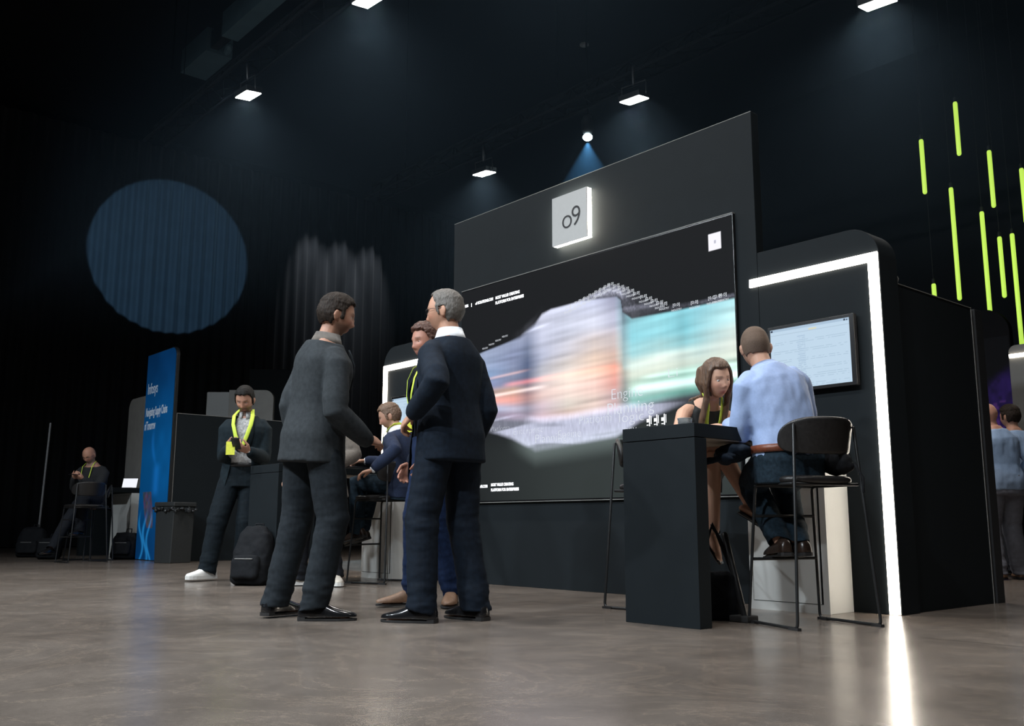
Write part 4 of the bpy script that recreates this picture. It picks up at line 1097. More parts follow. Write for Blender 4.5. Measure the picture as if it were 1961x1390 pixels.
L = [btext('Infosys', -14.09, 2.40, .16, .38), btext('Navigating Supply Chains', -14.11, 2.07, .125, .82, .004), btext('of Tomorrow', -14.12, 1.87, .125, .42, .004)]
for o_ in L: o_.name = 'lettering'
MB().box(-13.13, -13.07, 5.12, 7.35, 0, 2.04).build('side_panel', M['booth'], t, True, bevel=.002)
e = MB(); e.box(-13.075, -13.063, 5.12, 7.35, 2.038, 2.046); e.box(-13.078, -13.064, 5.116, 5.124, 0, 2.04); e.build('edge_trim', M['edge'], t, True)

def rot_panel(name, label, p, width, h, rz, m, rl=.0, rr=.2, th=.1):
    t = thing(name, label, 'display wall', p, rz)
    q = MB(); q.prism(rpoly(-width / 2, width / 2, 0, h, rl, rr), 'y', 0, th); q.build('panel', M[m], t, bevel=.004)
    f = MB(); f.box(-width / 2 + .05, width / 2 - .05, th, th + .35, 0, .05); f.build('foot', M['black_metal'], t)
    return t
RZ = math.atan2(.755, .655)
rot_panel('display_panel', 'grey round-cornered panel above the dark low wall behind the man with phone', (-15.80, 7.52, 0), .80, 2.88, RZ, 'booth_light', .0, .16)
rot_panel('display_panel', 'pale grey panel edge left of the head of the man with phone', (-16.55, 7.30, 0), .55, 2.90, RZ, 'sign_face', .02, .02)
rot_panel('display_panel', 'dark tall round-cornered panel behind the grey one, far back', (-17.6, 8.85, 0), 1.0, 3.62, RZ, 'booth', .0, .3)
rot_panel('display_panel', 'grey round-topped panel peeking out left of the blue banner', (-15.9, 5.62, 0), 1.15, 2.60, 0, 'booth_light', .18, .0)
cabinet('pale grey cabinet at far left beside the blue banner', -15.85, -15.0, 5.25, 5.6, .98, 'white_lam')
t = thing('bar_table', 'dark table top holding the open laptop at far left', 'table', (-15.7, 5.25, 0))
MB().box(-16.5, -15.0, 4.95, 5.6, .985, 1.06).build('tabletop', M['booth'], t, True, bevel=.002)
MB().box(-16.5, -16.4, 4.95, 5.6, 0, .985).build('leg_panel', M['booth'], t, True, bevel=.002)
t = thing('laptop', 'open laptop with glowing screen on the far left table', 'laptop', (-15.36, 5.28, 1.06), facing(-.1, 1)[0])
t.scale = (.8, .8, .8)
MB().box(-.16, .16, -.11, .11, 0, .015).build('base', M['black'], t, bevel=.002)
lid = MB(); lid.add([(-.16, .11, .012), (.16, .11, .012), (.16, .17, .215), (-.16, .17, .215), (-.16, .118, .012), (.16, .118, .012), (.16, .178, .215), (-.16, .178, .215)], [(0, 3, 2, 1), (4, 5, 6, 7), (0, 1, 5, 4), (1, 2, 6, 5), (2, 3, 7, 6), (3, 0, 4, 7)]); lid.build('lid', M['black'], t)
screen_grid('display', 8, 6, (-.15, .1115, .02), (.30, 0, 0), (0, .054, .182), lambda u, v: np.ones(u.shape + (3,)) * lin((225, 228, 235)), screen_mat('laptop_picture', 1.2), None).parent = t
t = thing('stand_pole', 'thin grey metal pole leaning at far left', 'pole', (-16.49, 4.34, 0))
p = MB(); p.tube([(-16.49, 4.34, .01), (-16.06, 4.28, 2.07)], .016, 10); p.build('tube', M['pole'], t, True, smooth=True)
p = MB(); p.box(-16.6, -16.38, 4.24, 4.44, 0, .012); p.build('base_plate', M['pole'], t, True)

# booth at the far right
def purple(u, v):
    a = sm(v + .35 * u, .62, .40) ; n = vnoise(u, v, 22, 60, 4); 
    c = lin((10, 11, 15)) + (sm(v - .22 * u, .66, .58))[..., None] * lin((58, 34, 120)) * (.5 + n)[..., None] * .9
    pk = (n > .62) & (v < .60 + .1 * u); c[pk] = c[pk] + lin((120, 70, 130)) * .6
    return c
t = thing('graphic_panel', 'dark round-cornered panel with violet floral print at far right', 'display wall', (-4.62, 11.5, 0))
q = MB(); q.prism(rpoly(-5.3, -4.40, 0, 3.05, 0, .3), 'y', 11.5, 11.6); q.build('panel', M['deep_black'], t, True, bevel=.004)
screen_grid('printed_face', 60, 120, (-5.25, 11.494, .3), (.84, 0, 0), (0, 0, 2.4), purple, screen_mat('glowing_violet_print', .22, .6), t)  # plain print, its lit look put in as emission
t = demo_panel('demo_booth', 'grey demo booth with bright LED edge at the far right picture edge', -4.20, -3.0, 2.47, True, False, .2, 10.9, 'grey_panel', .08)
l = MB(); l.box(-4.19, -3.05, 10.884, 10.901, 2.33, 2.37); l.build('led_strip', M['led'], t, True)
MB().box(-3.98, -3.3, 10.84, 10.895, 1.55, 2.05).build('monitor_panel', M['blackgloss'], t, True, bevel=.004)

# ------------------------------------------------------------------ hanging lime light tubes
TUBES = [((-4.855, 11.621, 5.771), 5.101, 'lime light tube hanging highest of the cluster'), ((-5.196, 11.349, 5.302), 4.625, 'lime light tube hanging leftmost, short, clear of the others'),
         ((-4.65, 12.013, 5.167), 4.457, 'short lime light tube just right of the highest one'), ((-4.41, 12.347, 4.946), 4.262, 'lime light tube cut by the right picture edge'),
         ((-5.025, 11.701, 4.703), 3.284, 'long lime light tube right of the leftmost short one'), ((-4.808, 12.029, 4.405), 2.95, 'long lime tube ending behind the round-cornered dark panel'),
         ((-4.70, 12.233, 4.092), 3.344, 'short low lime tube between two long ones'), ((-4.591, 12.349, 4.132), 2.55, 'long lime tube reaching down to the far right booth'),
         ((-5.32, 11.671, 3.505), 2.3, 'lime tube tip just above the dark booth side wall')]
for (x, y, z1), z0, lab in TUBES:
    t = thing('light_tube', lab, 'light', (x, y, z0), 0, 'hanging lime light tubes')
    p = MB(); p.tube([(0, 0, 0), (0, 0, z1 - z0)], .027, 12); p.build('tube', M['green'], t, smooth=True)
    p = MB(); p.tube([(0, 0, z1 - z0 + .02), (0, 0, z1 - z0 + .07)], .02, 10); p.build('end_cap', M['black'], t, smooth=True)
    p = MB(); p.tube([(0, 0, z1 - z0 + .07), (0, 0, 9.99 - z0)], .003, 6); p.build('cable', M['black'], t, smooth=True)

# ------------------------------------------------------------------ rigging and lamps
def truss(label, y, x0, x1, z):
    t = thing('lighting_truss', label, 'truss', ((x0 + x1) / 2, y, z))
    w_ = .145
    ch = MB()
    for dy, dz in ((-w_, 0), (w_, 0), (0, .25)): ch.tube([(x0, y + dy, z + dz), (x1, y + dy, z + dz)], .024, 8)
    ch.build('chord', M['truss'], t, True, smooth=True)
    br = MB(); n = int((x1 - x0) / .5)
    for i in range(n):
        xa, xb = x0 + (x1 - x0) * i / n, x0 + (x1 - x0) * (i + 1) / n; xm = (xa + xb) / 2
        for dy in (-w_, w_): br.tube([(xa, y + dy, z), (xm, y, z + .25)], .009, 5); br.tube([(xm, y, z + .25), (xb, y + dy, z)], .009, 5)
        br.tube([(xa, y - w_, z), (xb, y + w_, z)], .009, 5)
    br.build('lacing', M['truss'], t, True)
    hg = MB()
    for i in range(5): x = x0 + (x1 - x0) * (.06 + .22 * i); hg.tube([(x, y, z + .25), (x, y, 9.99)], .006, 6)
    hg.build('hanger', M['truss'], t, True)
truss('black lighting truss carrying three flood lamps over the display wall', 8.17, -13, 3, 5.85)
truss('black lighting truss carrying two flood lamps over the standing men', 4.53, -13, 3, 5.85)
LAMPS = [(-10.11, 8.23, 'glowing flood lamp left of the small blue spotlight'), (-7.07, 8.05, 'glowing flood lamp right of the small blue spotlight'), (-4.09, 8.23, 'glowing flood lamp at the top right picture corner'),
         (-9.98, 4.53, 'glowing flood lamp above the round blue light pool'), (-7.29, 4.48, 'glowing flood lamp at the top edge, above the men')]
def lamp_geo(t):
    MB().box(-.165, .165, -.10, .10, .008, .075).build('housing', M['black_metal'], t, bevel=.006)
    MB().box(-.152, .152, -.088, .088, .0, .0075).build('diffuser', M['lamp'], t)
    y = MB(); y.tube([(-.19, 0, .04), (-.19, 0, .20), (.19, 0, .20), (.19, 0, .04)], .009, 8); y.build('yoke', M['black_metal'], t, smooth=True)
    c = MB(); c.tube([(0, 0, .20), (0, 0, .40)], .02, 8); c.build('clamp', M['black_metal'], t, smooth=True)
def area(name, loc, energy, size, sy=None, col=(1, .95, .90), target=None, shape='RECTANGLE'):
    l = bpy.data.lights.new(name, 'AREA'); l.energy = energy; l.size = size; l.shape = shape; l.size_y = sy or size; l.color = col
    o = bpy.data.objects.new(name, l); COL.objects.link(o); o.location = loc; l.spread = math.radians(118)
    if target: o.rotation_euler = (V(loc) - V(target)).to_track_quat('Z', 'Y').to_euler()
    return o
def spot(name, loc, target, energy, ang, blend=.2, col=(1, 1, 1), r=.05):
    l = bpy.data.lights.new(name, 'SPOT'); l.energy = energy; l.spot_size = math.radians(ang); l.spot_blend = blend; l.color = col; l.shadow_soft_size = r
    o = bpy.data.objects.new(name, l); COL.objects.link(o); o.location = loc
    o.rotation_euler = (V(loc) - V(target)).to_track_quat('Z', 'Y').to_euler()
    return o
LW = 50.
for x, y, lab in LAMPS:
    t = thing('flood_lamp', lab, 'lamp', (x, y, 5.49), 0, 'flood lamps on the trusses')
    t.rotation_euler = (math.radians(6), math.radians(4), 0); lamp_geo(t)
    area('lamp_or_fill_light', (x, y, 5.475), LW if y > 6 else LW * .62, .30, .17)
for x in (-4.6, -1.9, .8): area('lamp_or_fill_light', (x, 4.5, 5.475), LW * .62, .30, .17)
for x in (-9.9, -7.2, -4.5, -1.8): area('lamp_or_fill_light', (x, .9, 5.475), LW * 1.0, .30, .17, (.92, .96, 1.), (x, 2.2, 0))  # added fill without fixtures, unseen, to brighten floor and booths
for x in (-9.9, -7.2, -4.5, -1.8): area('lamp_or_fill_light', (x, -2.7, 5.475), LW * 2.1, .30, .17, (.84, .93, 1.), (x - .3, 3.2, 0))  # added unseen fill; cool tint brightens cabinet fronts, faces and suits
t = thing('spotlight', 'small round spotlight throwing a blue fan of beams behind the wall', 'lamp', (-9.04, 9.27, 6.0))
h = MB(); h.tube([(0, 0, .11), (0, 0, .26)], .085, 16); h.build('housing', M['black_metal'], t, smooth=True)
h = MB(); h.ball((0, 0, 0), (.07, .07, .05), 16, 10); h.build('lens', M['spotlens'], t, smooth=True)
h = MB(); h.tube([(0, 0, .26), (0, 0, 3.99)], .015, 8); h.build('drop_pole', M['truss'], t, smooth=True)
spot('beam_light', (-9.04, 9.27, 5.93), (-9.04, 9.27, 0), 1800, 62, .05, (.30, .68, 1.), .02)
# lights playing on the drape
spot('pool_light', (-14.6, 6.2, 6.2), (-22.2, 8.21, 6.87), 2300, 27.0, .04, (.28, .62, 1.), .03)
for y in (12.1, 13.0, 13.9): spot('wash_light', (-21.2, y, 9.6), (-22.15, y, 7.2), 260, 34, .9, (.85, .92, 1.), .03)

t = thing('ventilation_duct', 'long pale square duct under the ceiling at top left', 'duct', (-11.5, 5.0, 7.0))
d = MB(); d.box(-11.55, -5, 4.82, 5.05, 7.0, 7.35); d.build('duct_run', M['duct'], t, True)
d = MB(); d.box(-12.95, -12.05, 4.82, 5.20, 7.0, 7.35); d.build('duct_run', M['duct'], t, True)
d = MB(); d.box(-12.05, -11.55, 4.88, 5.0, 7.05, 7.3); d.build('coupler', M['black_metal'], t, True)
d = MB(); d.tube([(-11.75, 5.02, 6.99), (-11.9, 5.06, 6.99)], .05, 10); d.build('clamp', M['duct'], t, True)
d = MB(); [d.tube([(x, 4.93, 7.35), (x, 4.93, 9.99)], .012, 6) for x in (-13.6, -10.5, -7.5)]; d.build('hanger', M['truss'], t, True)
t = thing('ceiling_sensor', 'small round disc on the dark ceiling above the video wall', 'sensor', (-12.4, 12.65, 9.99))
d = MB(); d.tube([(0, 0, -.03), (0, 0, -.002)], .09, 16, round_ends=False); d.build('housing', M['sign_face'], t)
d = MB(); d.tube([(0, 0, -.05), (0, 0, -.03)], .035, 12, round_ends=False); d.build('detector_head', M['sign_face'], t)

# ------------------------------------------------------------------ loose things
t = thing('trash_bin', 'dark square waste bin with black liner before the blue banner', 'bin', (-12.74, 5.05, 0), RZ - .55)
b = MB(); b.prism([(-.16, 0), (.16, 0), (.185, .74), (-.185, .74)], 'y', -.17, .17); b.build('body', M['binplastic'], t, bevel=.01)
b = MB(); b.box(-.20, .20, -.185, .185, .74, .80); b.build('rim', M['binplastic'], t, bevel=.012)
b = MB()
for i in range(26):
    a = i / 26 * 2 * PI; x = .205 * max(-1, min(1, 1.35 * math.cos(a))); y = .19 * max(-1, min(1, 1.35 * math.sin(a)))
    b.ball((x, y, .70 + .02 * math.sin(i * 2.1)), (.03 + .012 * math.sin(i * 3.3), .022, .026), 8, 6)
b.ball((.26, 0, .69), (.06, .04, .04), 8, 6)
remesh(b, 'liner', M['binbag'], t, .012, 2, wr=.012, wfreq=30)

def backpack(label, x, y, rz, w=.32, d=.20, h=.46, lean=12, name='backpack'):
    t = thing(name, label, 'bag', (x, y, 0), rz); R = rot(0, lean, 0)
    def P(a): return R @ V(a)
    mb = MB(); rings = []
    for z, k, kd in ((.0, .82, .8), (.03, .98, 1.), (.2, 1., 1.05), (.34, .95, .9), (.42, .82, .75), (h, .5, .45)):
        rings.append([P(q) for q in sring(V((0, 0, z * h / .46)), Matrix.Identity(3), w / 2 * k, d / 2 * kd, 0, 28, 3.2)])
    mb.loft(rings); remesh(mb, 'body', M['bagcloth'], t, .012, 3, wr=.012, wfreq=9)
    mb = MB(); rings = []
    for z, k in ((.04, .8), (.06, .95), (.18, 1.), (.235, .85)): rings.append([P(q) for q in sring(V((0, -d / 2 - .01, z)), Matrix.Identity(3), w / 2 * .78 * k, .05 * k, 0, 20, 3)])
    mb.loft(rings); remesh(mb, 'front_pocket', M['bagcloth'], t, .012, 2, wr=.006, wfreq=12)
    mb = MB(); mb.tube([P((-.04, d * .2, h - .02)), P((-.035, d * .2, h + .05)), P((.035, d * .2, h + .05)), P((.04, d * .2, h - .02))], .009, 8); mb.build('handle', M['bagcloth'], t, smooth=True)
    for sg in (-1, 1):
        mb = MB(); mb.tube([P((sg * .07, d * .45, h - .05)), P((sg * .09, d * .75, h * .65)), P((sg * .11, d * .7, h * .3)), P((sg * .13, d * .42, .05))], .022, 8, flat=.3, flatdir=(0, 1, 0)); mb.build('shoulder_strap', M['bagcloth'], t, smooth=True)
    z = MB(); z.tube([P((-.08, -d / 2 - .062, .2)), P((.08, -d / 2 - .062, .2))], .004, 6); z.build('zip', M['edge'], t, smooth=True)
    return t
backpack('black backpack slumped on the floor between the man with phone and the blurred man', -7.72, 3.74, facing(.25, -1)[0] + PI, .34, .20, .48, 10)
backpack('black backpack on the floor at the left foot of the blue banner', -14.28, 4.93, facing(0, -1)[0] + PI, .36, .24, .42, 16)
backpack('dark backpack on the floor at the foot of the leaning pole', -16.1, 4.15, facing(0, -1)[0] + PI, .42, .26, .46, 10)
backpack('dark bag on the floor left of the seated bald man', -15.0, 4.1, facing(0, -1)[0] + PI, .30, .22, .34, 18)
t = thing('shoulder_bag', 'black shoulder bag standing on the floor under the bar table', 'bag', (-3.33, 4.40, 0), .5)
mb = MB(); rings = [sring(V((0, 0, z)), Matrix.Identity(3), .13 * k, .06 * k, 0, 24, 3) for z, k in ((0, .9), (.03, 1.), (.16, .95), (.24, .8), (.26, .5))]
mb.loft(rings); remesh(mb, 'body', M['bagcloth'], t, .01, 2, wr=.008, wfreq=12)
mb = MB(); mb.tube([(.10, 0, .22), (.03, .03, .40), (-.02, .02, .52), (-.06, .0, .40), (-.11, 0, .22)], .013, 8, flat=.4, flatdir=(0, 1, 0)); mb.build('strap', M['bagcloth'], t, smooth=True)
t = thing('floor_stand', 'small black foldable stand leaning under the bar table', 'stand', (-3.22, 4.42, 0))
mb = MB(); mb.tube([(-.10, .05, .46), (.055, -.01, .03)], .018, 10); mb.build('tube', M['black_metal'], t, smooth=True)
mb = MB(); mb.box(-.01, .11, -.06, .04, 0, .035); mb.build('foot', M['rubber'], t, bevel=.006)
t = thing('glass_dish', 'small clear glass dish on the corner of the bar table', 'glass', (-3.22, 4.02, 1.0405))
mb = MB(); n = 20
prof = [(.030, 0), (.036, .004), (.040, .036), (.037, .036), (.033, .008), (.0, .008)]
rings = [[V((r * math.cos(2 * PI * j / n), r * math.sin(2 * PI * j / n), z)) for j in range(n)] for r, z in prof[:-1]]
mb.loft(rings); mb.build('bowl', M['glass'], t, smooth=True)
mb = MB(); mb.tube([(.0385 * math.cos(a), .0385 * math.sin(a), .037) for a in [2 * PI * j / 20 for j in range(20)]], .0025, 6, closed=True); mb.build('rim', M['edge'], t, smooth=True)

# ------------------------------------------------------------------ haze in the lamp beams
def haze():
    m = bpy.data.materials.new('stage_haze'); m.use_nodes = True; nt = m.node_tree; nt.nodes.clear()
    o = nt.nodes.new('ShaderNodeOutputMaterial'); s = nt.nodes.new('ShaderNodeVolumeScatter')
    s.inputs['Color'].default_value = (.45, .72, 1., 1); s.inputs['Density'].default_value = HAZE; s.inputs['Anisotropy'].default_value = .25
    nt.links.new(s.outputs[0], o.inputs['Volume'])
    b = MB(); b.box(-14, .5, 2.5, 12.0, 3.0, 7.6)
    ob = b.build('stage_haze', m); tag(ob, 'thin theatrical haze drifting round the overhead lamps', 'haze', kind='stuff')
    ob.display_type = 'WIRE'
HAZE = .0036
if HAZE: haze()

# ------------------------------------------------------------------ world and exposure
w = bpy.data.worlds.new('world'); SC.world = w; w.use_nodes = True
bg = w.node_tree.nodes['Background']; bg.inputs[0].default_value = (.35, .6, 1., 1); bg.inputs[1].default_value = .004
SC.view_settings.view_transform = 'Standard'; SC.view_settings.look = 'None'; SC.view_settings.gamma = 1.; SC.view_settings.exposure = 0.; SC.view_settings.use_curve_mapping = False
SC.cycles.use_denoising = True; SC.cycles.max_bounces = 7; SC.cycles.volume_bounces = 0; SC.cycles.sample_clamp_indirect = 6.

# ------------------------------------------------------------------ the people
def person(label, loc, l, a, group=None):
    rz, d = facing(l, a)
    return thing('person', label, 'person', (loc[0], loc[1], 0), rz, group)
def D(l, a): return facing(l, a)[1]
UP = V((0, 0, 1))

# man with grey hair, seen from behind, talking
t = person('grey-haired person in dark navy suit and glasses standing with back to the picture', (-4.215, 3.205), .77, .64)
f = Fig(t, 1.90, .98, prot=(0, 0, 0), crot=(2, 3, 0), hrot=(26, 4, 0), skin=(.50, .27, .18))
f.arm('l', (-4.213, 2.944, 1.105), elbow=(-3.95, 2.87, 1.05), f=f.locd(D(.5, .5) + V((0, 0, -.6))), n=V((.6, 0, -.6)), curl=40, world=True)
f.arm('r', V((.23, .08, .925)), pole=(.1, -1, 0), curl=35)
f.leg('l', (-4.255, 3.055, .085), V((-.82, -.57, 0)), world=True, pole=f.locd(V((-.82, -.57, 0)))); f.leg('r', (-4.185, 3.365, .085), D(.75, .66), world=True)
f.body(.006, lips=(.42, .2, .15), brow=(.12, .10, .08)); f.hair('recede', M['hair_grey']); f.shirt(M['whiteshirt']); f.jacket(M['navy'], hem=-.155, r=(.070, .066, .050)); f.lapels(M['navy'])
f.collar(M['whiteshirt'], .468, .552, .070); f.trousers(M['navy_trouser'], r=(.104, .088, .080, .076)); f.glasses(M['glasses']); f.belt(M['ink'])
for sd in 'lr': f.shoe(sd, M['shoe_black'])

# tall man caught moving
t = person('dark-haired person in charcoal grey suit standing left of the grey-haired person', (-4.83, 2.69), -.72, .69)
f = Fig(t, 1.905, 1.0, prot=(0, 2, 3), crot=(-6, 5, 8), hrot=(-22, 12, 0), skin=(.40, .21, .14))
f.arm('r', V((.25, .20, .98)), pole=(.2, -1, -.3), f=V((-.3, .9, .1)), n=V((-.7, 0, -.7)), curl=35)
f.arm('l', V((-.19, .03, .925)), pole=(-.05, -1, 0), curl=35)
f.leg('r', (-4.725, 2.675, .085), D(-1, .05), world=True, pole=f.locd(D(-1, .3))); f.leg('l', (-5.03, 2.60, .085), D(-.55, .8), world=True)
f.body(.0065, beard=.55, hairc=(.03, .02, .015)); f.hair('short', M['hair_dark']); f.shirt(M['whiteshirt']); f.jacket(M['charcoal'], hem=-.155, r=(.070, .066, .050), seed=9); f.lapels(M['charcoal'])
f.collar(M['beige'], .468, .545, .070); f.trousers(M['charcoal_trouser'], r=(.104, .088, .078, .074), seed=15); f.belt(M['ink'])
for sd in 'lr': f.shoe(sd, M['shoe_black'])

# third of the group, facing the other two
t = person('reddish-haired person in dark blue jacket with lime lanyard, half hidden behind the grey-haired person', (-5.07, 3.71), .92, -.4)
f = Fig(t, 1.90, .92, crot=(0, 4, 0), hrot=(14, 6, 0), skin=(.42, .20, .14))
f.arm('r', V((.22, .08, .92)), pole=(.1, -1, 0), curl=35); f.arm('l', V((-.22, .10, .92)), pole=(-.1, -1, 0), curl=35)
f.leg('r', (-5.13, 3.60, .085), D(.95, -.35), world=True, pole=f.locd(D(.6, -.8))); f.leg('l', (-4.97, 3.80, .085), D(.05, -1), world=True)
f.body(.007); f.hair('wavy', mat('auburn_hair', (.075, .028, .016), .5, var=.4, nscale=90, bump=.5, bscale=160)); f.shirt(M['bluejacket']); f.jacket(M['bluejacket'], open_w=[.10, .07, .06, .06, .06], seed=21); f.lapels(M['bluejacket'])
f.lanyard(low=.20, off=.046); f.trousers(M['bluejean'], r=(.100, .080, .066, .058), seed=25)
for sd in 'lr': f.shoe(sd, M['shoe_tan'])

# man reading his phone
t = person('dark-haired bearded person in dark teal suit with lime lanyard, looking down at a phone', (-8.49, 4.00), -.06, -1)
f = Fig(t, 1.87, 1.02, crot=(0, 4, 0), hrot=(-4, 30, 0), skin=(.42, .22, .15))
f.arm('r', V((.085, .30, 1.19)), pole=(.22, -.6, -.9), f=V((-.62, .55, .30)), n=V((-.3, -.45, .8)), curl=(35, 45, 50, 55)); f.arm('l', V((-.105, .30, 1.17)), pole=(-.22, -.6, -.9), f=V((.62, .55, .30)), n=V((.3, -.45, .8)), curl=(40, 50, 55, 60))
f.leg('r', (-8.58, 3.73, .085), D(.62, -.78), world=True, pole=f.locd(D(.3, -1))); f.leg('l', (-8.50, 4.02, .085), D(-.1, -1), world=True)
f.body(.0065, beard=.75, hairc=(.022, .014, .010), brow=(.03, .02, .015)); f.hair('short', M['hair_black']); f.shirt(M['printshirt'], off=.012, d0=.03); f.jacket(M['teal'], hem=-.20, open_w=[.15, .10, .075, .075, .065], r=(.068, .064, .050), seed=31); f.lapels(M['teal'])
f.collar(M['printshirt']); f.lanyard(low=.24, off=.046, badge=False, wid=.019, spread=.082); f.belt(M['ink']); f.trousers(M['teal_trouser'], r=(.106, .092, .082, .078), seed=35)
for sd in 'lr': f.shoe(sd, M['shoe_white'], M['rubber_white'], 'sneaker')
pc = f.W['r'].lerp(f.W['l'], .5) + V((0, .115, .055)); pw = ROOT[t.name] @ pc
t2 = thing('phone', 'black phone held by the person in teal suit', 'phone', pw, facing(-.06, -1)[0])
MB().box(-.037, .037, -.075, .075, -.005, .005).build('body', M['phone'], t2, bevel=.003)
MB().box(-.034, .034, -.070, .070, .005, .0056).build('display', M['blackgloss'], t2)
t2.rotation_euler = (math.radians(38), 0, facing(-.06, -1)[0])
t3 = thing('name_badge', 'lime name badge hanging at the hands of the person in teal suit', 'badge', ROOT[t.name] @ (pc + V((.055, -.03, -.04))), facing(-.06, -1)[0])
MB().box(-.04, .04, -.0015, .0015, -.06, .06).build('card', M['lime_card'], t3); b = MB(); b.tube([(-.01, 0, .06), (0, 0, .085), (.01, 0, .06)], .003, 6); b.build('clip', M['edge'], t3)

# person in the taupe jacket, behind the moving man
t = person('person in loose taupe jacket and cream shoes, mostly hidden behind the charcoal suit', (-7.28, 4.14), .35, -.94)
f = Fig(t, 1.74, 1.0, hrot=(-10, 8, 0), skin=(.45, .25, .17))
f.arm('r', V((.27, .10, .90)), pole=(.5, -1, 0), curl=30); f.arm('l', V((-.25, .22, 1.0)), pole=(-.6, -1, 0), curl=35)
f.leg('r', (-7.40, 4.02, .085), D(.95, -.3), world=True, pole=f.locd(D(.3, -1))); f.leg('l', (-7.20, 4.26, .085), D(-.35, -.9), world=True)
f.body(.008); f.hair('short', M['hair_dark']); f.shirt(M['whiteshirt']); f.jacket(M['beige'], hem=-.20, open_w=[.16, .11, .08, .07, .06], r=(.072, .068, .055), flare=.06, seed=41); f.trousers(M['darktrouser'], r=(.104, .088, .080, .076), seed=45)
for sd in 'lr': f.shoe(sd, M['shoe_cream'], M['rubber_white'], 'sneaker')

# seated man in blue knit
t = person('seated person in blue knit sweater with lime lanyard on the wire stool, in profile', (-7.25, 4.90), .865, .49)
f = Fig(t, 1.78, 1.0, pelvis=(.0, -.09, .875), prot=(0, -4, 0), crot=(0, 20, 0), hrot=(28, 22, 0), skin=(.47, .26, .18))
f.arm('l', (-7.03, 4.50, .98), pole=(-.6, -1, -.3), f=f.locd(D(.9, .1) + V((0, 0, -.25))), n=V((.2, 0, -1)), curl=30, world=True)
f.arm('r', (-7.40, 4.66, 1.08), pole=(.6, -1, -.2), f=f.locd(D(1, .1)), n=V((-.2, 0, -1)), curl=40, world=True)
f.leg('l', V((-.10, .36, .46)), V((0, .95, -.25)), pole=(-.15, 1, .9)); f.leg('r', V((.04, .42, .44)), V((0, .95, -.25)), pole=(.1, 1, .9))
f.body(.0065, beard=.3, hairc=(.12, .07, .05)); f.hair('short', mat('light_brown_hair', (.13, .075, .045), .55, var=.35, nscale=100, bump=.4, bscale=170)); f.shirt(M['whiteshirt']); f.shirt(M['sweater'], off=.022, d0=-.12, r=(.066, .060, .048), cuff=.03, name='sweater', wr=.006, seed=51)
f.collar(M['whiteshirt'], .475, .535, .074); f.lanyard(low=.20, off=.05, badge=False, wid=.012); f.trousers(M['jeans'], r=(.100, .084, .074, .068), seed=55)
for sd in 'lr': f.shoe(sd, M['shoe_brown'])
for sd in 'lr':
    s_ = MB(); K_, A_ = f.K[sd], f.A[sd]; s_.tube([A_ + (K_ - A_).normalized() * .07, A_], .046, 12); s_.build('sock', M['sock'], t, smooth=True)
tw = ROOT[t.name] @ (f.W['r'].lerp(f.W['l'], .45) + V((0, .16, -.02)))
t2 = thing('tablet', 'thin dark tablet under the hands of the person in blue knit', 'tablet', tw, t.rotation_euler.z)
MB().box(-.13, .13, -.09, .09, -.005, .004).build('body', M['phone'], t2, bevel=.003); MB().box(-.12, .12, -.08, .08, .004, .0046).build('display', M['blackgloss'], t2)

# woman at the bar table
t = thing('person', 'long-haired seated person in sleeveless black dress with lime lanyard', 'person', (-3.80, 4.76, 0), hd(1, -.10))
f = Fig(t, 1.68, 1.0, pelvis=(.04, .09, .845), prot=(-25, 0, 0), crot=(-12, 40, 0), hrot=(-15, 13, 8), female=True, skin=(.60, .345, .24))
f.arm('r', (-3.34, 4.47, 1.075), pole=(1, -.6, -.6), f=f.locd(V((.75, .6, 0))), n=V((0, 0, -1)), curl=25, world=True)
f.arm('l', (-3.30, 4.72, 1.075), pole=(-1, -.6, -.6), f=f.locd(V((.75, -.5, 0))), n=V((0, 0, -1)), curl=25, world=True)
f.leg('l', (-3.405, 4.485, .49), V((.50, .12, -.85)), knee=(-3.43, 4.51, .80), world=True); f.leg('r', (-3.28, 4.68, .62), V((.45, .75, -.5)), knee=(-3.36, 4.56, .92), world=True)
f.body(.0052, lips=(.44, .16, .13), brow=(.07, .04, .025)); f.hair('long', M['hair_long']); f.lanyard(low=.16, off=.026, badge=False, wid=.014, spread=.055)
mb = MB(); f.torso(mb, -.14, .465, .012)
for sd in 'lr': mb.tube([f.H[sd].lerp(f.pel, .2), f.H[sd].lerp(f.K[sd], .45), f.H[sd].lerp(f.K[sd], .62)], [.112, .105, .098], 18)
for sg in (-1, 1):
    c_, R_ = f.frame(.44); c2_, R2_ = f.frame(.30); mb.tube([c2_ + R2_ @ V((sg * .10, .10, 0)), c_ + R_ @ V((sg * .085, .035, .0)), c_ + R_ @ V((sg * .088, -.045, -.005)), c2_ + R2_ @ V((sg * .10, -.09, 0))], .024, 10)
remesh(mb, 'dress', M['dress'], t, .009, 3, wr=.004, wfreq=10)
for sg in (-1, 1):
    e = MB(); e.ball(f.hc + f.Rh @ V((sg * .074, -.004, -.048)), .0055, 10, 8); e.build('earring', M['jewel'], t, smooth=True)
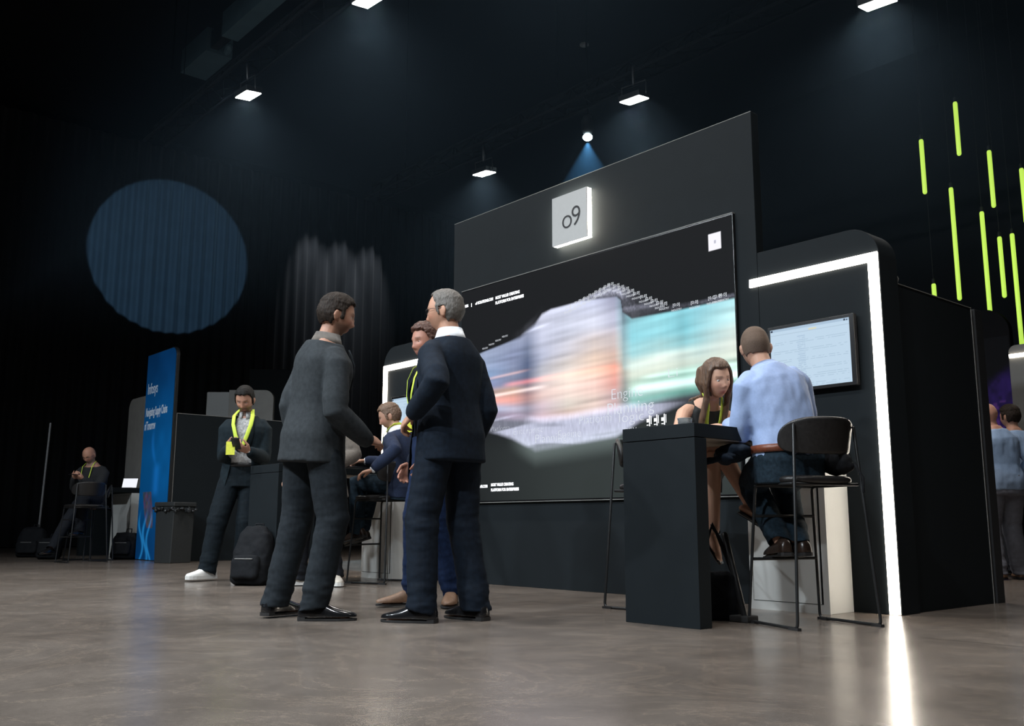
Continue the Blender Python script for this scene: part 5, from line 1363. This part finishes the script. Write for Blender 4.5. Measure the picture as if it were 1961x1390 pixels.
for sd in 'lr':
    A_, tt = f.A[sd], f.toe[sd]; u_ = V((0, 0, 1)); u_ = (u_ - tt * u_.dot(tt)).normalized(); x_ = tt.cross(u_)
    s_ = MB(); pts = [(-.06, .026), (-.02, .030), (.05, .032), (.11, .042), (.16, .040), (.195, .022)]
    vs = [A_ + tt * y * f.k + x_ * w_ * sg - u_ * .068 for sg in (-1, 1) for y, w_ in pts]; n_ = len(pts)
    s_.add(vs, [(i, i + 1, n_ + i + 1, n_ + i) for i in range(n_ - 1)]); so = s_.build('sandal', M['shoe_black'], t, smooth=True, solid=.012)
    b = MB(); b.tube([A_ + u_ * .01 + (x_ * math.cos(a) + tt * math.sin(a)) * .040 for a in [2 * PI * j / 16 for j in range(16)]], .005, 6, closed=True); b.build('ankle_strap', M['shoe_black'], so, smooth=True)

# man in the pale blue shirt, from behind
rzm = hd(-.90, .43)
t = thing('person', 'person with cropped hair in pale blue shirt seated on the stool, seen from behind', 'person', (-2.92, 4.505, 0), rzm)
f = Fig(t, 1.80, .97, pelvis=(.0, -.02, .885), prot=(0, -2, -2), crot=(4, 22, -8), hrot=(-24, 16, -4), skin=(.46, .26, .18), shrug=.03)
f.arm('l', (-3.30, 4.53, 1.085), pole=(-.15, -.2, -1), f=f.locd(V((-.7, .6, 0))), n=V((0, 0, -1)), curl=25, world=True)
f.arm('r', (-3.16, 4.82, 1.085), pole=(.3, -.2, -1), f=f.locd(V((-.9, -.3, 0))), n=V((0, 0, -1)), curl=25, world=True)
f.leg('l', (-3.02, 4.565, .425), V((-.80, .55, -.08)), pole=f.locd(V((-.85, .52, .45))), world=True); f.leg('r', (-2.975, 4.655, .425), V((-.95, .32, -.08)), pole=f.locd(V((-.72, .68, .45))), world=True)
f.body(.006, beard=.35, hairc=(.10, .07, .05)); f.hair('buzz', M['hair_buzz']); f.shirt(M['blueshirt'], off=.024, d0=.0, r=(.074, .062, .050), cuff=.015, wr=.008, front=.02, seed=61); f.collar(M['blueshirt'], .478, .530, .076)
f.trousers(M['jeans'], off=.026, r=(.106, .086, .072, .064), top=.06, seed=65); f.belt(M['belt'], .045, .036, .020)
for sd in 'lr': f.shoe(sd, M['shoe_brown'])
# his jacket and bag
t = thing('jacket', 'folded dark navy jacket on the lap of the blue shirt person', 'jacket', (-3.04, 4.40, .90), rzm)
mb = MB(); mb.ball((-.12, .05, .0), (.085, .13, .040), 18, 12, rot(10, 10, 12)); mb.ball((-.18, .02, -.03), (.045, .09, .030), 14, 10, rot(-15, 0, 20)); mb.ball((-.05, .10, .02), (.10, .09, .035), 14, 10)
remesh(mb, 'cloth', M['navy'], t, .009, 3, wr=.011, wfreq=14)
mb = MB(); mb.tube([(-.17, -.02, -.02), (-.22, .02, -.03), (-.26, .07, -.045)], [.036, .033, .028], 14, flat=.6, flatdir=(0, 0, 1)); remesh(mb, 'sleeve', M['navy'], t, .009, 2, wr=.008, wfreq=16)
t = thing('waist_bag', 'small black bag resting on the stool beside the blue shirt person', 'bag', (-2.715, 4.64, .778), rzm)
mb = MB(); mb.ball((0, 0, .07), (.065, .11, .07), 18, 12); mb.ball((.015, -.03, .045), (.055, .09, .045), 14, 10); remesh(mb, 'body', M['bagcloth'], t, .01, 3, wr=.012, wfreq=14)
mb = MB(); mb.tube([(.05, -.10, .06), (.07, -.14, -.02), (.06, -.15, -.09)], .009, 8, flat=.4, flatdir=(0, 1, 0)); mb.build('strap', M['bagcloth'], t, smooth=True)

# bald man far left
t = person('bald seated person in dark sweater with lime badge, looking at a phone at far left', (-14.28, 4.40), .16, -1)
f = Fig(t, 1.74, 1.16, pelvis=(0, -.06, .865), prot=(0, -8, 0), crot=(0, 14, 0), hrot=(-4, 34, 0), skin=(.48, .25, .17))
f.arm('r', V((.06, .30, 1.14)), pole=(.4, -.6, -.8), f=V((-.6, .55, .25)), n=V((-.3, -.45, .8)), curl=45); f.arm('l', V((-.09, .30, 1.13)), pole=(-.4, -.6, -.8), f=V((.6, .55, .25)), n=V((.3, -.45, .8)), curl=45)
f.leg('l', V((-.12, .36, .43)), V((0, 1, 0)), pole=(-.2, 1, .7)); f.leg('r', V((.22, .50, .12)), V((.1, 1, 0)), pole=(.3, 1, .7))
f.body(.009, beard=.5, hairc=(.25, .22, .2)); f.shirt(M['darksweater'], off=.022, d0=-.12, r=(.068, .062, .048), name='sweater', front=.05, seed=71); f.trousers(M['darktrouser'], r=(.106, .088, .076, .070), seed=75); f.lanyard(low=.26, off=.05, wid=.006)
f.glasses(M['glasses'])
for sd in 'lr': f.shoe(sd, M['shoe_black'])
pw = ROOT[t.name] @ (f.W['r'].lerp(f.W['l'], .5) + V((0, .12, .05)))
t2 = thing('phone', 'black phone held by the bald seated person at far left', 'phone', pw, t.rotation_euler.z)
MB().box(-.037, .037, -.075, .075, -.005, .005).build('body', M['phone'], t2, bevel=.003); MB().box(-.034, .034, -.070, .070, .005, .0056).build('display', M['blackgloss'], t2)

# visitors at the far right booth
t = person('balding person in pale blue shirt and grey trousers standing at far right, back turned', (-3.90, 9.72), .10, 1)
f = Fig(t, 1.76, 1.10, crot=(8, 6, -6), hrot=(25, 10, -6), skin=(.52, .27, .19))
f.arm('l', V((-.22, .26, 1.02)), pole=(-.6, -1, 0), curl=30); f.arm('r', V((.26, .18, .98)), pole=(.6, -1, 0), curl=30)
f.leg('l', V((-.12, 0, .085)), V((-.3, 1, 0))); f.leg('r', V((.13, .04, .085)), V((.3, 1, 0)))
f.body(.008); f.shirt(M['blueshirt2'], off=.020, d0=-.10, r=(.068, .058, .046), wr=.007, seed=81); f.trousers(M['grey_trouser'], r=(.108, .094, .084, .080), seed=85)
for sd in 'lr': f.shoe(sd, M['shoe_tan'])
t = person('dark-haired person in dark clothes beside the balding person at far right', (-4.00, 10.36), .10, .99)
f = Fig(t, 1.80, 1.0, crot=(0, 3, 0), hrot=(15, 4, 0), skin=(.42, .22, .15))
f.arm('l', V((-.20, .26, 1.02)), pole=(-.6, -1, 0), curl=30); f.arm('r', V((.26, .12, .95)), pole=(.6, -1, 0), curl=30)
f.leg('l', V((-.12, 0, .085))); f.leg('r', V((.12, .04, .085)))
f.body(.009); f.hair('short', M['hair_dark']); f.shirt(M['blueshirt2'], off=.020, d0=-.10, r=(.066, .056, .044), seed=91); f.trousers(M['darktrouser'], seed=95)
for sd in 'lr': f.shoe(sd, M['shoe_black'])
